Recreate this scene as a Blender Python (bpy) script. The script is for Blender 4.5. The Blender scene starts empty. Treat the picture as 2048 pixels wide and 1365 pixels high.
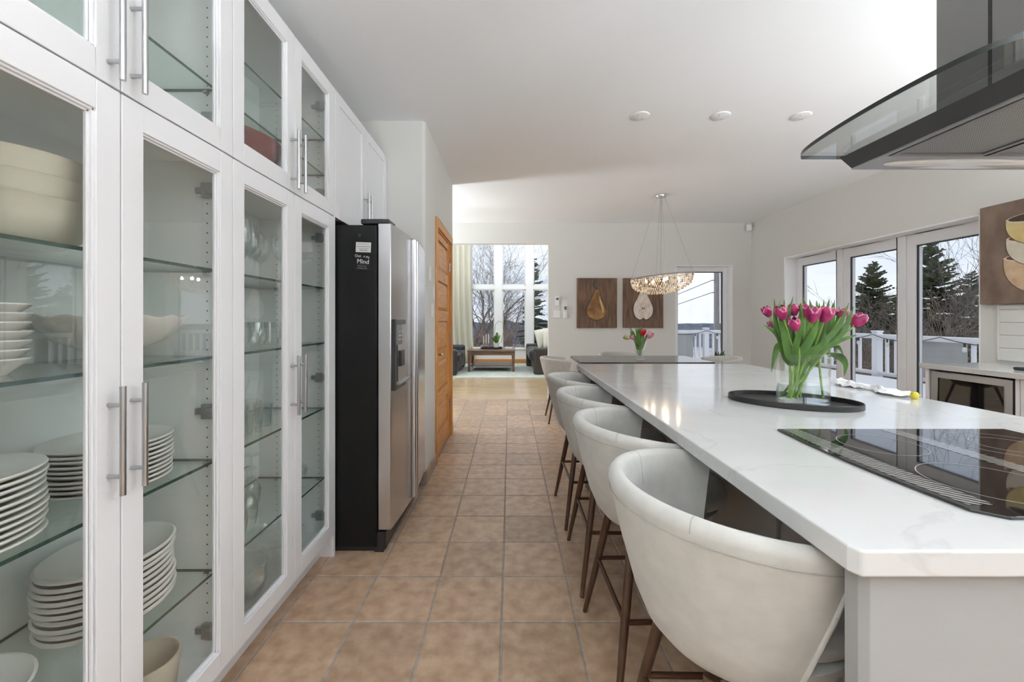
import bpy, bmesh, math, random
from mathutils import Vector, Matrix, noise
R = math.radians
random.seed(7)
SC = bpy.context.scene
COL = SC.collection
# ------------------------------------------------------------------ camera, sky, light, exposure
F = 829.0; VX, VY = 1019.0, 638.0; CH = 1.25      # focal length in px, vanishing point, eye height
cam = bpy.data.cameras.new('camera'); co = bpy.data.objects.new('camera', cam); COL.objects.link(co)
cam.sensor_width = 36; cam.lens = F / 2048 * 36
cam.shift_x = (1024 - VX) / 2048; cam.shift_y = -(682.5 - VY) / 2048
cam.clip_start = .02; cam.clip_end = 3000
co.location = (0, 0, CH); co.rotation_euler = (R(90), 0, 0)
SC.camera = co
vs = SC.view_settings
vs.view_transform = 'Standard'; vs.look = 'None'; vs.gamma = 1; vs.exposure = 0.43; vs.use_curve_mapping = False
SC.cycles.max_bounces = 10; SC.cycles.diffuse_bounces = 6; SC.cycles.glossy_bounces = 5
SC.cycles.transmission_bounces = 8; SC.cycles.transparent_max_bounces = 24
SC.cycles.sample_clamp_indirect = 6; SC.cycles.use_denoising = True
SC.cycles.caustics_reflective = False; SC.cycles.caustics_refractive = False

W = bpy.data.worlds.new('overcast'); SC.world = W; W.use_nodes = True
wn = W.node_tree.nodes; wl = W.node_tree.links
bg = wn['Background']
tc = wn.new('ShaderNodeTexCoord'); mp = wn.new('ShaderNodeMapping'); mp.inputs['Scale'].default_value = (1, 1, 3.2)
nz = wn.new('ShaderNodeTexNoise'); nz.inputs['Scale'].default_value = 2.3; nz.inputs['Detail'].default_value = 5
cr = wn.new('ShaderNodeValToRGB')
cr.color_ramp.elements[0].position = .36; cr.color_ramp.elements[0].color = (.66, .74, .88, 1)
cr.color_ramp.elements[1].position = .62; cr.color_ramp.elements[1].color = (.93, .95, 1.0, 1)
wl.new(tc.outputs['Generated'], mp.inputs[0]); wl.new(mp.outputs[0], nz.inputs[0]); wl.new(nz.outputs[0], cr.inputs[0]); wl.new(cr.outputs[0], bg.inputs[0])
bg.inputs[1].default_value = .90

def lamp(kind, name, loc, power, color=(1, 1, 1), rot=(0, 0, 0), size=.3, size_y=None, spread=None):
    l = bpy.data.lights.new(name, kind); l.energy = power; l.color = color
    if kind == 'AREA':
        l.size = size
        if size_y: l.shape = 'RECTANGLE'; l.size_y = size_y
        else: l.shape = 'DISK'
        if spread: l.spread = spread
    else: l.shadow_soft_size = size
    o = bpy.data.objects.new(name, l); o.location = loc; o.rotation_euler = rot; COL.objects.link(o)
    return o
# invented uplighters, added out of view to brighten the rooms (their stands are built at the end)
FILL_LAMPS = [((-.55, -1.1, 1.6), 88), ((2.6, -1.7, 1.6), 40), ((-2.8, 5.2, .9), 84), ((-3.3, 8.4, 1.7), 110), ((1.7, 8.6, 1.7), 80)]
FILL_SCONCES = [(.75, 90), (-.15, 88)]      # added fill light: unseen wall uplighters on the right wall over the side counter
for y_, w in FILL_SCONCES: lamp('AREA', 'fill_sconce_light', (3.60, y_, 1.62), w, (.87, .945, 1), (R(180), 0, 0), size=.2, size_y=.5)
for p, w in FILL_LAMPS: lamp('AREA', 'fill_uplight', p, w, (.87, .945, 1), (R(180), 0, 0), size=.42)

# ------------------------------------------------------------------ helpers
def P(px, py, Y): return Vector(((px - VX) / F * Y, Y, CH - (py - VY) / F * Y))
def PX(px, Y): return (px - VX) / F * Y

class MB:
    def __init__(s): s.v = []; s.f = []; s.m = []
    def add(s, vs, fs, m=0):
        n = len(s.v); s.v += [tuple(v) for v in vs]
        s.f += [[i + n for i in f] for f in fs]; s.m += [m] * len(fs); return s
    def box(s, x0, x1, y0, y1, z0, z1, m=0):
        if x0 > x1: x0, x1 = x1, x0
        if y0 > y1: y0, y1 = y1, y0
        if z0 > z1: z0, z1 = z1, z0
        return s.add([(x0, y0, z0), (x1, y0, z0), (x1, y1, z0), (x0, y1, z0), (x0, y0, z1), (x1, y0, z1), (x1, y1, z1), (x0, y1, z1)],
                     [(0, 3, 2, 1), (4, 5, 6, 7), (0, 1, 5, 4), (1, 2, 6, 5), (2, 3, 7, 6), (3, 0, 4, 7)], m)
    def prism(s, poly, a, b, axis='z', m=0, mside=None):
        n = len(poly)
        def q(p, t):
            return {'z': (p[0], p[1], t), 'x': (t, p[0], p[1]), 'y': (p[0], t, p[1])}[axis]
        vs = [q(p, a) for p in poly] + [q(p, b) for p in poly]
        s.add(vs, [list(range(n))[::-1], [i + n for i in range(n)]], m)
        k = len(s.v) - 2 * n
        for i in range(n):
            j = (i + 1) % n
            s.f.append([k + i, k + j, k + j + n, k + i + n]); s.m.append(m if mside is None else mside)
        return s
    def tube(s, pts, r, seg=8, m=0, cap=True):
        pts = [Vector(p) for p in pts]; n = len(pts)
        rr = r if isinstance(r, (list, tuple)) else [r] * n
        base = len(s.v); u = None
        for i, p in enumerate(pts):
            d = (pts[min(i + 1, n - 1)] - pts[max(i - 1, 0)])
            if d.length < 1e-9: d = Vector((0, 0, 1))
            d.normalize()
            if u is None:
                u = d.orthogonal().normalized()
            else:
                u = (u - d * u.dot(d))
                u = u.normalized() if u.length > 1e-6 else d.orthogonal().normalized()
            w = d.cross(u)
            for k in range(seg):
                a = 2 * math.pi * k / seg
                s.v.append(tuple(p + (u * math.cos(a) + w * math.sin(a)) * rr[i]))
        for i in range(n - 1):
            for k in range(seg):
                k2 = (k + 1) % seg
                s.f.append([base + i * seg + k, base + i * seg + k2, base + (i + 1) * seg + k2, base + (i + 1) * seg + k]); s.m.append(m)
        if cap:
            s.f.append([base + k for k in range(seg)][::-1]); s.m.append(m)
            s.f.append([base + (n - 1) * seg + k for k in range(seg)]); s.m.append(m)
        return s
    def lathe(s, prof, c=(0, 0, 0), seg=24, m=0, sx=1, sy=1, rot=0, wave=None):
        base = len(s.v)
        for (r, z) in prof:
            for k in range(seg):
                a = 2 * math.pi * k / seg
                zz = z + (wave(a, r, z) if wave else 0)
                x, y = r * sx * math.cos(a), r * sy * math.sin(a)
                s.v.append((c[0] + x * math.cos(rot) - y * math.sin(rot), c[1] + x * math.sin(rot) + y * math.cos(rot), c[2] + zz))
        n = len(prof)
        for i in range(n - 1):
            for k in range(seg):
                k2 = (k + 1) % seg
                s.f.append([base + i * seg + k, base + i * seg + k2, base + (i + 1) * seg + k2, base + (i + 1) * seg + k]); s.m.append(m)
        if prof[0][0] > 1e-5: s.f.append([base + k for k in range(seg)][::-1]); s.m.append(m)
        if prof[-1][0] > 1e-5: s.f.append([base + (n - 1) * seg + k for k in range(seg)]); s.m.append(m)
        return s
    def grid(s, fn, nu, nv, m=0, closeu=False):
        base = len(s.v)
        for i in range(nu):
            for j in range(nv): s.v.append(tuple(fn(i, j)))
        for i in range(nu if closeu else nu - 1):
            i2 = (i + 1) % nu
            for j in range(nv - 1):
                s.f.append([base + i * nv + j, base + i2 * nv + j, base + i2 * nv + j + 1, base + i * nv + j + 1]); s.m.append(m)
        return s
    def mesh(s, name, mats, smooth=None, fix=True):
        me = bpy.data.meshes.new(name); me.from_pydata(s.v, [], s.f)
        for mt in (mats if isinstance(mats, (list, tuple)) else [mats]): me.materials.append(mt)
        me.polygons.foreach_set('material_index', s.m)
        if fix:
            bm = bmesh.new(); bm.from_mesh(me)
            bmesh.ops.remove_doubles(bm, verts=bm.verts, dist=1e-6)
            bmesh.ops.recalc_face_normals(bm, faces=bm.faces); bm.to_mesh(me); bm.free()
        if smooth:
            me.polygons.foreach_set('use_smooth', [True] * len(me.polygons))
            me.set_sharp_from_angle(angle=R(smooth))
        me.update(); return me
    def build(s, name, mats, parent=None, smooth=None, bevel=0, seg=2, fix=True, solid=0, sub=0):
        o = bpy.data.objects.new(name, s.mesh(name, mats, smooth, fix)); COL.objects.link(o)
        if parent is not None: attach(o, parent)
        if solid: q = o.modifiers.new('s', 'SOLIDIFY'); q.thickness = solid; q.offset = 0
        if sub: q = o.modifiers.new('u', 'SUBSURF'); q.levels = sub; q.render_levels = sub
        if bevel:
            q = o.modifiers.new('b', 'BEVEL'); q.width = bevel; q.segments = seg; q.limit_method = 'ANGLE'; q.angle_limit = R(35)
        return o
def attach(o, parent):
    o.parent = parent
    if parent.type == 'EMPTY': o.matrix_parent_inverse = Matrix.Translation(-Vector(parent.get('_b', parent.location[:])))
def tag(o, label, cat, group=None):
    o['label'] = label; o['category'] = cat
    if group: o['group'] = group
    return o
def thing(name, label, cat, loc=(0, 0, 0), group=None):
    o = bpy.data.objects.new(name, None); o.empty_display_size = .1; COL.objects.link(o); o.location = loc
    return tag(o, label, cat, group)
def struct(o): o['kind'] = 'structure'; return o
def stuff(o): o['kind'] = 'stuff'; return o
def dup(root, delta=(0, 0, 0), rotz=0, label=None):
    r = root.copy(); COL.objects.link(r); r.location = Vector(root.location) + Vector(delta); r.rotation_euler.z = root.rotation_euler.z + rotz
    if label: r['label'] = label
    for ch in root.children:
        c = ch.copy(); COL.objects.link(c); c.parent = r
        for g in ch.children:
            d = g.copy(); COL.objects.link(d); d.parent = c
    return r

# ------------------------------------------------------------------ materials
def mat(name, col, rough=.5, metal=0, spec=.5, var=0, vscale=8, bump=0, bscale=60, stretch=(1, 1, 1), col2=None, rnd=0, coat=0, sheen=0, emit=0, detail=4, cmid=(.35, .65), world=False):
    m = bpy.data.materials.new(name); m.use_nodes = True
    n = m.node_tree.nodes; l = m.node_tree.links; b = n['Principled BSDF']
    b.inputs['Base Color'].default_value = (*col, 1); b.inputs['Roughness'].default_value = rough
    b.inputs['Metallic'].default_value = metal; b.inputs['Specular IOR Level'].default_value = spec
    b.inputs['Coat Weight'].default_value = coat; b.inputs['Coat Roughness'].default_value = .05
    b.inputs['Sheen Weight'].default_value = sheen
    if emit: b.inputs['Emission Color'].default_value = (*col, 1); b.inputs['Emission Strength'].default_value = emit
    if var or col2 or bump or rnd:
        t = n.new('ShaderNodeTexCoord'); q = n.new('ShaderNodeMapping'); q.inputs['Scale'].default_value = stretch
        if world: t = n.new('ShaderNodeNewGeometry')
        l.new(t.outputs['Position' if world else 'Object'], q.inputs[0])
    out = None
    if var or col2:
        z = n.new('ShaderNodeTexNoise'); z.inputs['Scale'].default_value = vscale; z.inputs['Detail'].default_value = detail
        l.new(q.outputs[0], z.inputs[0])
        c = n.new('ShaderNodeValToRGB')
        c2 = col2 or tuple(min(1, x * (1 + var)) for x in col); c1 = col if col2 else tuple(x * (1 - var) for x in col)
        c.color_ramp.elements[0].color = (*c1, 1); c.color_ramp.elements[1].color = (*c2, 1)
        c.color_ramp.elements[0].position = cmid[0]; c.color_ramp.elements[1].position = cmid[1]
        l.new(z.outputs[0], c.inputs[0]); out = c.outputs[0]
    if rnd:
        oi = n.new('ShaderNodeObjectInfo'); hs = n.new('ShaderNodeHueSaturation')
        mr = n.new('ShaderNodeMapRange'); mr.inputs[3].default_value = 1 - rnd; mr.inputs[4].default_value = 1 + rnd
        l.new(oi.outputs['Random'], mr.inputs[0]); l.new(mr.outputs[0], hs.inputs['Value'])
        if out: l.new(out, hs.inputs['Color'])
        else: hs.inputs['Color'].default_value = (*col, 1)
        out = hs.outputs[0]
    if out: l.new(out, b.inputs['Base Color'])
    if bump:
        z2 = n.new('ShaderNodeTexNoise'); z2.inputs['Scale'].default_value = bscale; z2.inputs['Detail'].default_value = 3
        l.new(q.outputs[0], z2.inputs[0])
        bp = n.new('ShaderNodeBump'); bp.inputs['Strength'].default_value = bump; bp.inputs['Distance'].default_value = .004
        l.new(z2.outputs[0], bp.inputs['Height']); l.new(bp.outputs[0], b.inputs['Normal'])
    return m
def thin_glass(name, tint=(1, 1, 1), f0=.04, rough=0.0, gain=1.0, pw_=5):
    m = bpy.data.materials.new(name); m.use_nodes = True
    n = m.node_tree.nodes; l = m.node_tree.links; n.clear()
    o = n.new('ShaderNodeOutputMaterial'); mx = n.new('ShaderNodeMixShader')
    t = n.new('ShaderNodeBsdfTransparent'); t.inputs[0].default_value = (*tint, 1)
    g = n.new('ShaderNodeBsdfAnisotropic'); g.inputs['Roughness'].default_value = rough; g.inputs['Color'].default_value = (1, 1, 1, 1)
    lw = n.new('ShaderNodeLayerWeight'); lw.inputs['Blend'].default_value = .5
    pw = n.new('ShaderNodeMath'); pw.operation = 'POWER'; pw.inputs[1].default_value = pw_
    ma = n.new('ShaderNodeMath'); ma.operation = 'MULTIPLY_ADD'; ma.inputs[1].default_value = (1 - f0) * gain; ma.inputs[2].default_value = f0 * gain
    l.new(lw.outputs['Facing'], pw.inputs[0]); l.new(pw.outputs[0], ma.inputs[0]); l.new(ma.outputs[0], mx.inputs[0])
    l.new(t.outputs[0], mx.inputs[1]); l.new(g.outputs[0], mx.inputs[2]); l.new(mx.outputs[0], o.inputs[0])
    return m
M = {}
M['wall'] = mat('wall_paint', (.66, .65, .62), .75, bump=.03, bscale=250)
M['ceil'] = mat('ceiling_paint', (.87, .875, .885), .8)
M['trim'] = mat('white_trim', (.90, .90, .90), .45)
M['cab'] = mat('cabinet_lacquer', (.80, .80, .82), .32)
M['cabin'] = mat('cabinet_inside', (.88, .905, .895), .5)
M['steel'] = mat('brushed_steel', (.50, .50, .51), .3, 1, bump=.08, bscale=90, stretch=(30, 30, 1))
M['steeld'] = mat('brushed_steel_warm', (.36, .33, .30), .32, 1)
M['fridge'] = mat('fridge_steel', (.62, .62, .635), .25, 1, bump=.03, bscale=40, stretch=(1, 1, 40))
M['black'] = mat('black_satin', (.006, .006, .006), .45, spec=.25, var=.2, vscale=40)
M['blackp'] = mat('black_plastic', (.02, .02, .021), .35)
M['ink'] = mat('white_ink', (.78, .78, .78), .7)
M['inkg'] = mat('grey_ink', (.25, .25, .25), .7)
M['note'] = mat('note_paper', (.66, .66, .66), .7)
M['pane'] = thin_glass('door_pane', (.985, .996, .99), .05, gain=1.1)
M['wpane'] = thin_glass('window_pane', (.985, .99, .99), .025)
M['shelf'] = thin_glass('shelf_glass', (.945, .98, .965), .035)
M['shelfe'] = mat('shelf_edge', (.035, .075, .06), .15)
M['glass'] = thin_glass('clear_glass', (.96, .975, .97), .07, gain=1.0, pw_=2.2)
M['vase'] = thin_glass('vase_glass', (.975, .985, .98), .03, pw_=3)
M['water'] = thin_glass('water', (.90, .925, .92), .02)
M['china'] = mat('white_china', (.78, .77, .73), .25)
M['cream'] = mat('cream_stoneware', (.70, .66, .55), .3, var=.04)
M['beige'] = mat('beige_stoneware', (.66, .58, .47), .4, var=.05)
M['redb'] = mat('red_glaze', (.16, .025, .02), .12, coat=.5)
M['hole'] = mat('pin_hole', (.02, .02, .02), .8)
M['tile'] = mat('terracotta_tile', (.37, .235, .15), .36, col2=(.57, .405, .28), vscale=15, bump=.25, bscale=45, rnd=.14, detail=9, cmid=(.3, .7), world=True)
M['grout'] = mat('grout', (.33, .29, .26), .9, var=.15, vscale=30)
M['tbase'] = mat('tile_baseboard', (.36, .27, .20), .5, col2=(.46, .36, .28), vscale=8)
M['oak'] = mat('honey_oak_door', (.52, .215, .055), .42, col2=(.66, .33, .10), vscale=5, stretch=(14, 14, 1), spec=.3)
M['oakr'] = mat('honey_oak_rail', (.52, .215, .055), .42, col2=(.66, .33, .10), vscale=5, stretch=(14, 1, 14), spec=.3)
M['oakfl'] = mat('light_oak_floor', (.50, .35, .20), .22, col2=(.66, .50, .32), vscale=3, stretch=(.6, 14, 1), coat=.2)
M['walnut'] = mat('walnut_leg', (.045, .02, .011), .35, col2=(.085, .04, .022), vscale=8, stretch=(8, 8, 1))
M['bronze'] = mat('bronze_bar', (.10, .05, .03), .35, .6)
M['fabric'] = mat('greige_fabric', (.46, .45, .42), .9, var=.05, vscale=22, bump=.25, bscale=700, sheen=.25)
M['seam'] = mat('fabric_seam', (.34, .325, .295), .9)
M['quartz'] = mat('white_quartz', (.58, .58, .575), .10, var=.025, vscale=3, stretch=(1, 2.5, 1), detail=8)
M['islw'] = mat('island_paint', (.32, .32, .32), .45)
M['cook'] = mat('ceramic_glass', (.006, .006, .007), .03, spec=.9)
M['ring'] = mat('burner_ring', (.35, .35, .36), .3)
M['tray'] = mat('black_tray', (.013, .013, .013), .38)
M['stem'] = mat('tulip_stem', (.20, .34, .055), .45, var=.2, vscale=20)
M['leaf'] = mat('tulip_leaf', (.032, .088, .012), .4, col2=(.095, .20, .028), vscale=14, stretch=(1, 1, .4))
M['bloom'] = mat('tulip_bloom', (.19, .004, .07), .45, col2=(.43, .016, .12), vscale=35)
M['blooml'] = mat('tulip_petal_edge', (.72, .25, .36), .5)
M['bloomr'] = mat('tulip_red', (.42, .005, .01), .45)
M['bloomp'] = mat('tulip_pale_pink', (.62, .26, .34), .5)
M['bloomg'] = mat('tulip_green_bud', (.38, .38, .14), .5)
M['table'] = mat('dark_table_top', (.035, .035, .036), .16, spec=.7)
M['upvc'] = mat('white_upvc', (.80, .80, .82), .35)
M['gasket'] = mat('gasket', (.05, .05, .05), .6)
M['snow'] = mat('snow', (.90, .91, .94), .8, bump=.3, bscale=3)
M['rail'] = mat('white_railing', (.86, .87, .90), .4)
M['frost'] = mat('frosted_panel', (.40, .41, .40), .4, var=.1, vscale=2)
M['spruce'] = mat('spruce_needles', (.045, .085, .045), .8, col2=(.15, .19, .09), vscale=1.4)
M['bark'] = mat('bark', (.10, .085, .075), .9, col2=(.20, .17, .15), vscale=4)
M['barkl'] = mat('pale_bark', (.22, .17, .145), .9, col2=(.34, .29, .25), vscale=4)
M['twig'] = mat('twig', (.22, .15, .12), .9, col2=(.40, .31, .25), vscale=2)
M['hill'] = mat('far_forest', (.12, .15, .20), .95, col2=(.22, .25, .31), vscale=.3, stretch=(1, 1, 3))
M['ground'] = mat('winter_ground', (.30, .26, .25), .95, col2=(.72, .73, .78), vscale=.35)
M['pole'] = mat('weathered_pole', (.24, .23, .22), .9, col2=(.36, .34, .33), vscale=6, stretch=(6, 6, .5))
M['wire'] = mat('cable', (.03, .03, .03), .6)
M['bulb'] = mat('clear_bulb', (.75, .75, .72), .1)
M['leather'] = mat('black_leather', (.022, .024, .028), .38, bump=.2, bscale=80)
M['leatherb'] = mat('brown_leather', (.045, .035, .03), .4, bump=.15, bscale=80)
M['ctable'] = mat('walnut_table', (.10, .055, .03), .3, col2=(.18, .10, .06), vscale=4, stretch=(1, 8, 8))
M['rug'] = mat('pale_rug', (.60, .63, .58), .95, var=.08, vscale=7, bump=.3, bscale=150)
M['curtain'] = mat('cream_linen', (.66, .63, .53), .9, bump=.1, bscale=300)
M['pillow'] = mat('cream_pillow', (.74, .73, .64), .9, bump=.4, bscale=25)
M['plastic'] = mat('white_plastic', (.80, .80, .80), .4)
M['screen'] = mat('lcd', (.10, .11, .10), .2)
M['chrome'] = mat('chrome', (.75, .75, .75), .1, 1)
M['cwire'] = mat('chandelier_wire', (.30, .29, .28), .4)
M['crystal'] = mat('crystal_drop', (.90, .87, .83), .06, spec=1.0, coat=1)
M['crystald'] = mat('smoky_drop', (.36, .27, .18), .06, spec=1.0, coat=1)
def crystal(m):
    n = m.node_tree.nodes; l = m.node_tree.links; b = n['Principled BSDF']; o = n['Material Output']
    t = n.new('ShaderNodeBsdfTranslucent'); t.inputs[0].default_value = b.inputs['Base Color'].default_value
    mx = n.new('ShaderNodeMixShader'); mx.inputs[0].default_value = .55
    l.new(b.outputs[0], mx.inputs[1]); l.new(t.outputs[0], mx.inputs[2]); l.new(mx.outputs[0], o.inputs[0])
crystal(M['crystal']); crystal(M['crystald'])
M['glow'] = mat('warm_bulb', (1, .72, .42), .5, emit=60)
M['canvas'] = mat('painted_ground', (.065, .032, .016), .6, col2=(.19, .10, .055), vscale=5, stretch=(6, 1, .8), bump=.3, bscale=80, detail=8)
M['canvas2'] = mat('painted_taupe', (.13, .085, .06), .6, col2=(.22, .155, .115), vscale=4, stretch=(1, 2, 1), bump=.3, bscale=80, detail=7)
M['pear'] = mat('painted_pear', (.12, .045, .012), .6, col2=(.40, .20, .055), vscale=6, detail=7)
M['pearl'] = mat('painted_half_pear', (.60, .50, .42), .6, col2=(.78, .71, .64), vscale=12, stretch=(3, 1, 1))
M['paintd'] = mat('painted_dark', (.05, .03, .02), .6)
M['painto'] = mat('painted_ochre', (.50, .36, .13), .6, col2=(.60, .48, .23), vscale=10)
M['paintc'] = mat('painted_cream', (.52, .46, .36), .6, col2=(.64, .58, .47), vscale=10)
M['paintt'] = mat('painted_tan', (.46, .30, .18), .6, col2=(.60, .44, .29), vscale=10)
M['paintr'] = mat('painted_russet', (.17, .06, .04), .6)
M['plant'] = mat('succulent', (.03, .07, .025), .5, col2=(.10, .16, .05), vscale=20)
M['pot'] = mat('white_pot', (.75, .75, .73), .35)
M['lemon'] = mat('yellow_plastic', (.60, .48, .03), .4)
M['paper'] = mat('white_tissue', (.82, .82, .83), .7)
M['hoodm'] = mat('hood_steel', (.30, .30, .30), .35, 1)
M['hoodd'] = mat('hood_dark', (.035, .035, .035), .4)
M['chim'] = mat('chimney_steel', (.28, .28, .28), .3, .9, bump=.03, bscale=40, stretch=(40, 40, 1))
M['hglass'] = thin_glass('hood_glass', (.80, .82, .81), .06)
M['hedge'] = mat('hood_glass_edge', (.012, .016, .015), .2)
M['lens'] = mat('hood_lamp_lens', (.75, .75, .74), .15)

def mesh_mat():
    m = mat('filter_mesh', (.40, .40, .39), .4, .8); n = m.node_tree.nodes; l = m.node_tree.links; b = n['Principled BSDF']
    t = n.new('ShaderNodeTexCoord'); v = n.new('ShaderNodeTexVoronoi'); v.inputs['Scale'].default_value = 170; v.inputs['Randomness'].default_value = 0
    c = n.new('ShaderNodeValToRGB'); c.color_ramp.elements[0].position = .38; c.color_ramp.elements[0].color = (.06, .06, .06, 1)
    c.color_ramp.elements[1].position = .46; c.color_ramp.elements[1].color = (.45, .45, .44, 1)
    l.new(t.outputs['Object'], v.inputs[0]); l.new(v.outputs['Distance'], c.inputs[0]); l.new(c.outputs[0], b.inputs['Base Color'])
    return m
M['mesh'] = mesh_mat()
def hatch_mat():
    m = mat('printed_hatch', (.01, .01, .01), .05, spec=.8); n = m.node_tree.nodes; l = m.node_tree.links; b = n['Principled BSDF']
    t = n.new('ShaderNodeTexCoord'); w = n.new('ShaderNodeTexWave'); w.bands_direction = 'DIAGONAL'; w.inputs['Scale'].default_value = 33
    c = n.new('ShaderNodeValToRGB'); c.color_ramp.elements[0].position = .55; c.color_ramp.elements[0].color = (.008, .008, .008, 1)
    c.color_ramp.elements[1].position = .62; c.color_ramp.elements[1].color = (.30, .30, .30, 1)
    l.new(t.outputs['Object'], w.inputs[0]); l.new(w.outputs[0], c.inputs[0]); l.new(c.outputs[0], b.inputs['Base Color'])
    return m
M['hatch'] = hatch_mat()
def plank_mat():
    m = M['oakfl']; n = m.node_tree.nodes; l = m.node_tree.links; b = n['Principled BSDF']
    t = n.new('ShaderNodeTexCoord'); br = n.new('ShaderNodeTexBrick'); br.inputs['Scale'].default_value = 1
    br.inputs['Brick Width'].default_value = 1.1; br.inputs['Row Height'].default_value = .083; br.inputs['Mortar Size'].default_value = .0016
    br.inputs['Color1'].default_value = (.92, .92, .92, 1); br.inputs['Color2'].default_value = (1.06, 1.03, 1, 1); br.inputs['Mortar'].default_value = (.55, .5, .45, 1)
    mx = n.new('ShaderNodeMixRGB'); mx.blend_type = 'MULTIPLY'; mx.inputs[0].default_value = 1
    src = b.inputs['Base Color'].links[0].from_socket
    l.new(t.outputs['Object'], br.inputs[0]); l.new(src, mx.inputs[1]); l.new(br.outputs[0], mx.inputs[2]); l.new(mx.outputs[0], b.inputs['Base Color'])
plank_mat()

# ------------------------------------------------------------------ room shell
CEIL = 2.74; XR = 3.75; YF = 6.43; XL = -1.34; YB = -3.2
XW = -.635                                   # face of the wall with the oak door
# floor and its tiles
fl = struct(MB().box(-3.3, XR + .3, YB - .1, YF, -.16, -.0016).build('floor', M['grout']))
TP = .3055; TX0 = -.0315; TY0 = 1.707; G = .0035
def clip_tiles():
    full = None; rest = MB()
    for j in range(-17, 17):
        for i in range(-12, 14):
            x0 = TX0 + i * TP + G; x1 = x0 + TP - 2 * G; y0 = TY0 + j * TP + G; y1 = y0 + TP - 2 * G
            cx, cy = (x0 + x1) / 2, (y0 + y1) / 2
            if y0 > YF - .06 or y0 < YB: continue
            y1 = min(y1, YF - .065)
            if x1 > XR - .01: x1 = XR - .01
            if x0 > x1 - .02: continue
            # outside the kitchen (closet block, wall behind the cabinets, hall end)
            if cy < 3.13 and x0 < -1.30: continue
            if 3.13 <= y0 and y1 <= 4.64 and x1 < XW: continue
            if y0 < 4.61 < y1 and x1 < XW: y0 = 4.63
            if y0 < 3.12 < y1 and x1 < XW: y1 = 3.10
            if y1 > 3.12 and y0 < 4.61 and x0 < XW < x1: x0 = XW + .002
            if x0 < -3.2: continue
            if x1 - x0 < .015 or y1 - y0 < .015: continue
            show = (y0 > .75 and -1.3 < x0 < 1.05) or (y0 > 4.5 and -2.4 < x0 < 1.1) or (y0 > 3.0 and x0 > 1)
            if not show: rest.box(x0, x1, y0, y1, -.012, 0); continue
            w, h = x1 - x0, y1 - y0
            if abs(w - (TP - 2 * G)) < 1e-4 and abs(h - (TP - 2 * G)) < 1e-4:
                if full is None:
                    a = w / 2; c = .003
                    full = MB().add([(-a, -a, -.012), (a, -a, -.012), (a, a, -.012), (-a, a, -.012), (-a, -a, -.002), (a, -a, -.002), (a, a, -.002), (-a, a, -.002),
                                     (-a + c, -a + c, 0), (a - c, -a + c, 0), (a - c, a - c, 0), (-a + c, a - c, 0)],
                                    [(0, 1, 5, 4), (1, 2, 6, 5), (2, 3, 7, 6), (3, 0, 4, 7), (4, 5, 9, 8), (5, 6, 10, 9), (6, 7, 11, 10), (7, 4, 8, 11), (8, 9, 10, 11)]).mesh('tile', M['tile'])
                o = bpy.data.objects.new('tile', full)
            else:
                o = bpy.data.objects.new('tile', MB().box(-w / 2, w / 2, -h / 2, h / 2, -.012, 0).mesh('tile', M['tile']))
            COL.objects.link(o); o.location = ((x0 + x1) / 2, (y0 + y1) / 2, 0); o.parent = fl
    stuff(rest.build('tile_field', M['tile'], fl))
clip_tiles()
MB().box(-3.2, .605, YF - .06, YF + .02, -.012, .003).build('threshold', M['tbase'], fl, bevel=.002)
struct(MB().box(-4.2, 2.3, YF, 11.95, -.16, -.001).build('floor_living', M['oakfl']))
struct(MB().box(-3.3, XR + .3, YB - .1, YF + .14, CEIL, CEIL + .2).build('ceiling', M['ceil']))
struct(MB().box(-4.2, 2.3, YF + .14, 12.0, 4.6, 4.8).build('ceiling_living', M['ceil']))
# left wall behind the cabinets, the closet block with the oak door, the hall end
struct(MB().box(XL - .1, XL, YB, 3.12, 0, CEIL).build('wall_left', M['wall']))
def closet():
    r = .03; a = []
    for k in range(6):
        t = k / 5 * math.pi / 2
        a.append((XW - r + r * math.sin(t), 3.12 + r - r * math.cos(t)))
    y0, y1 = 3.60, 4.46           # door opening 3.60 .. 4.46
    mb = MB()
    mb.prism([(XL - .1, 3.12)] + a + [(XW, y0), (XW - .12, y0), (XW - .12, 4.0), (XL - .1, 4.0)], 0, CEIL)
    mb.prism([(XL - .1, 4.0), (XW - .12, 4.0), (XW - .12, y1), (XW, y1), (XW, 4.61), (XL - .1, 4.61)], 0, CEIL)
    mb.box(XW - .12, XW, y0, y1, 2.06, CEIL)
    return struct(mb.build('wall_closet', M['wall'], smooth=50))
closet()
struct(MB().box(-3.3, -3.2, 4.5, YF, 0, CEIL).build('wall_hall', M['wall']))
struct(MB().box(-3.2, XL - .1, 4.5, 4.61, 0, CEIL).build('wall_hall_side', M['wall']))
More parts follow.
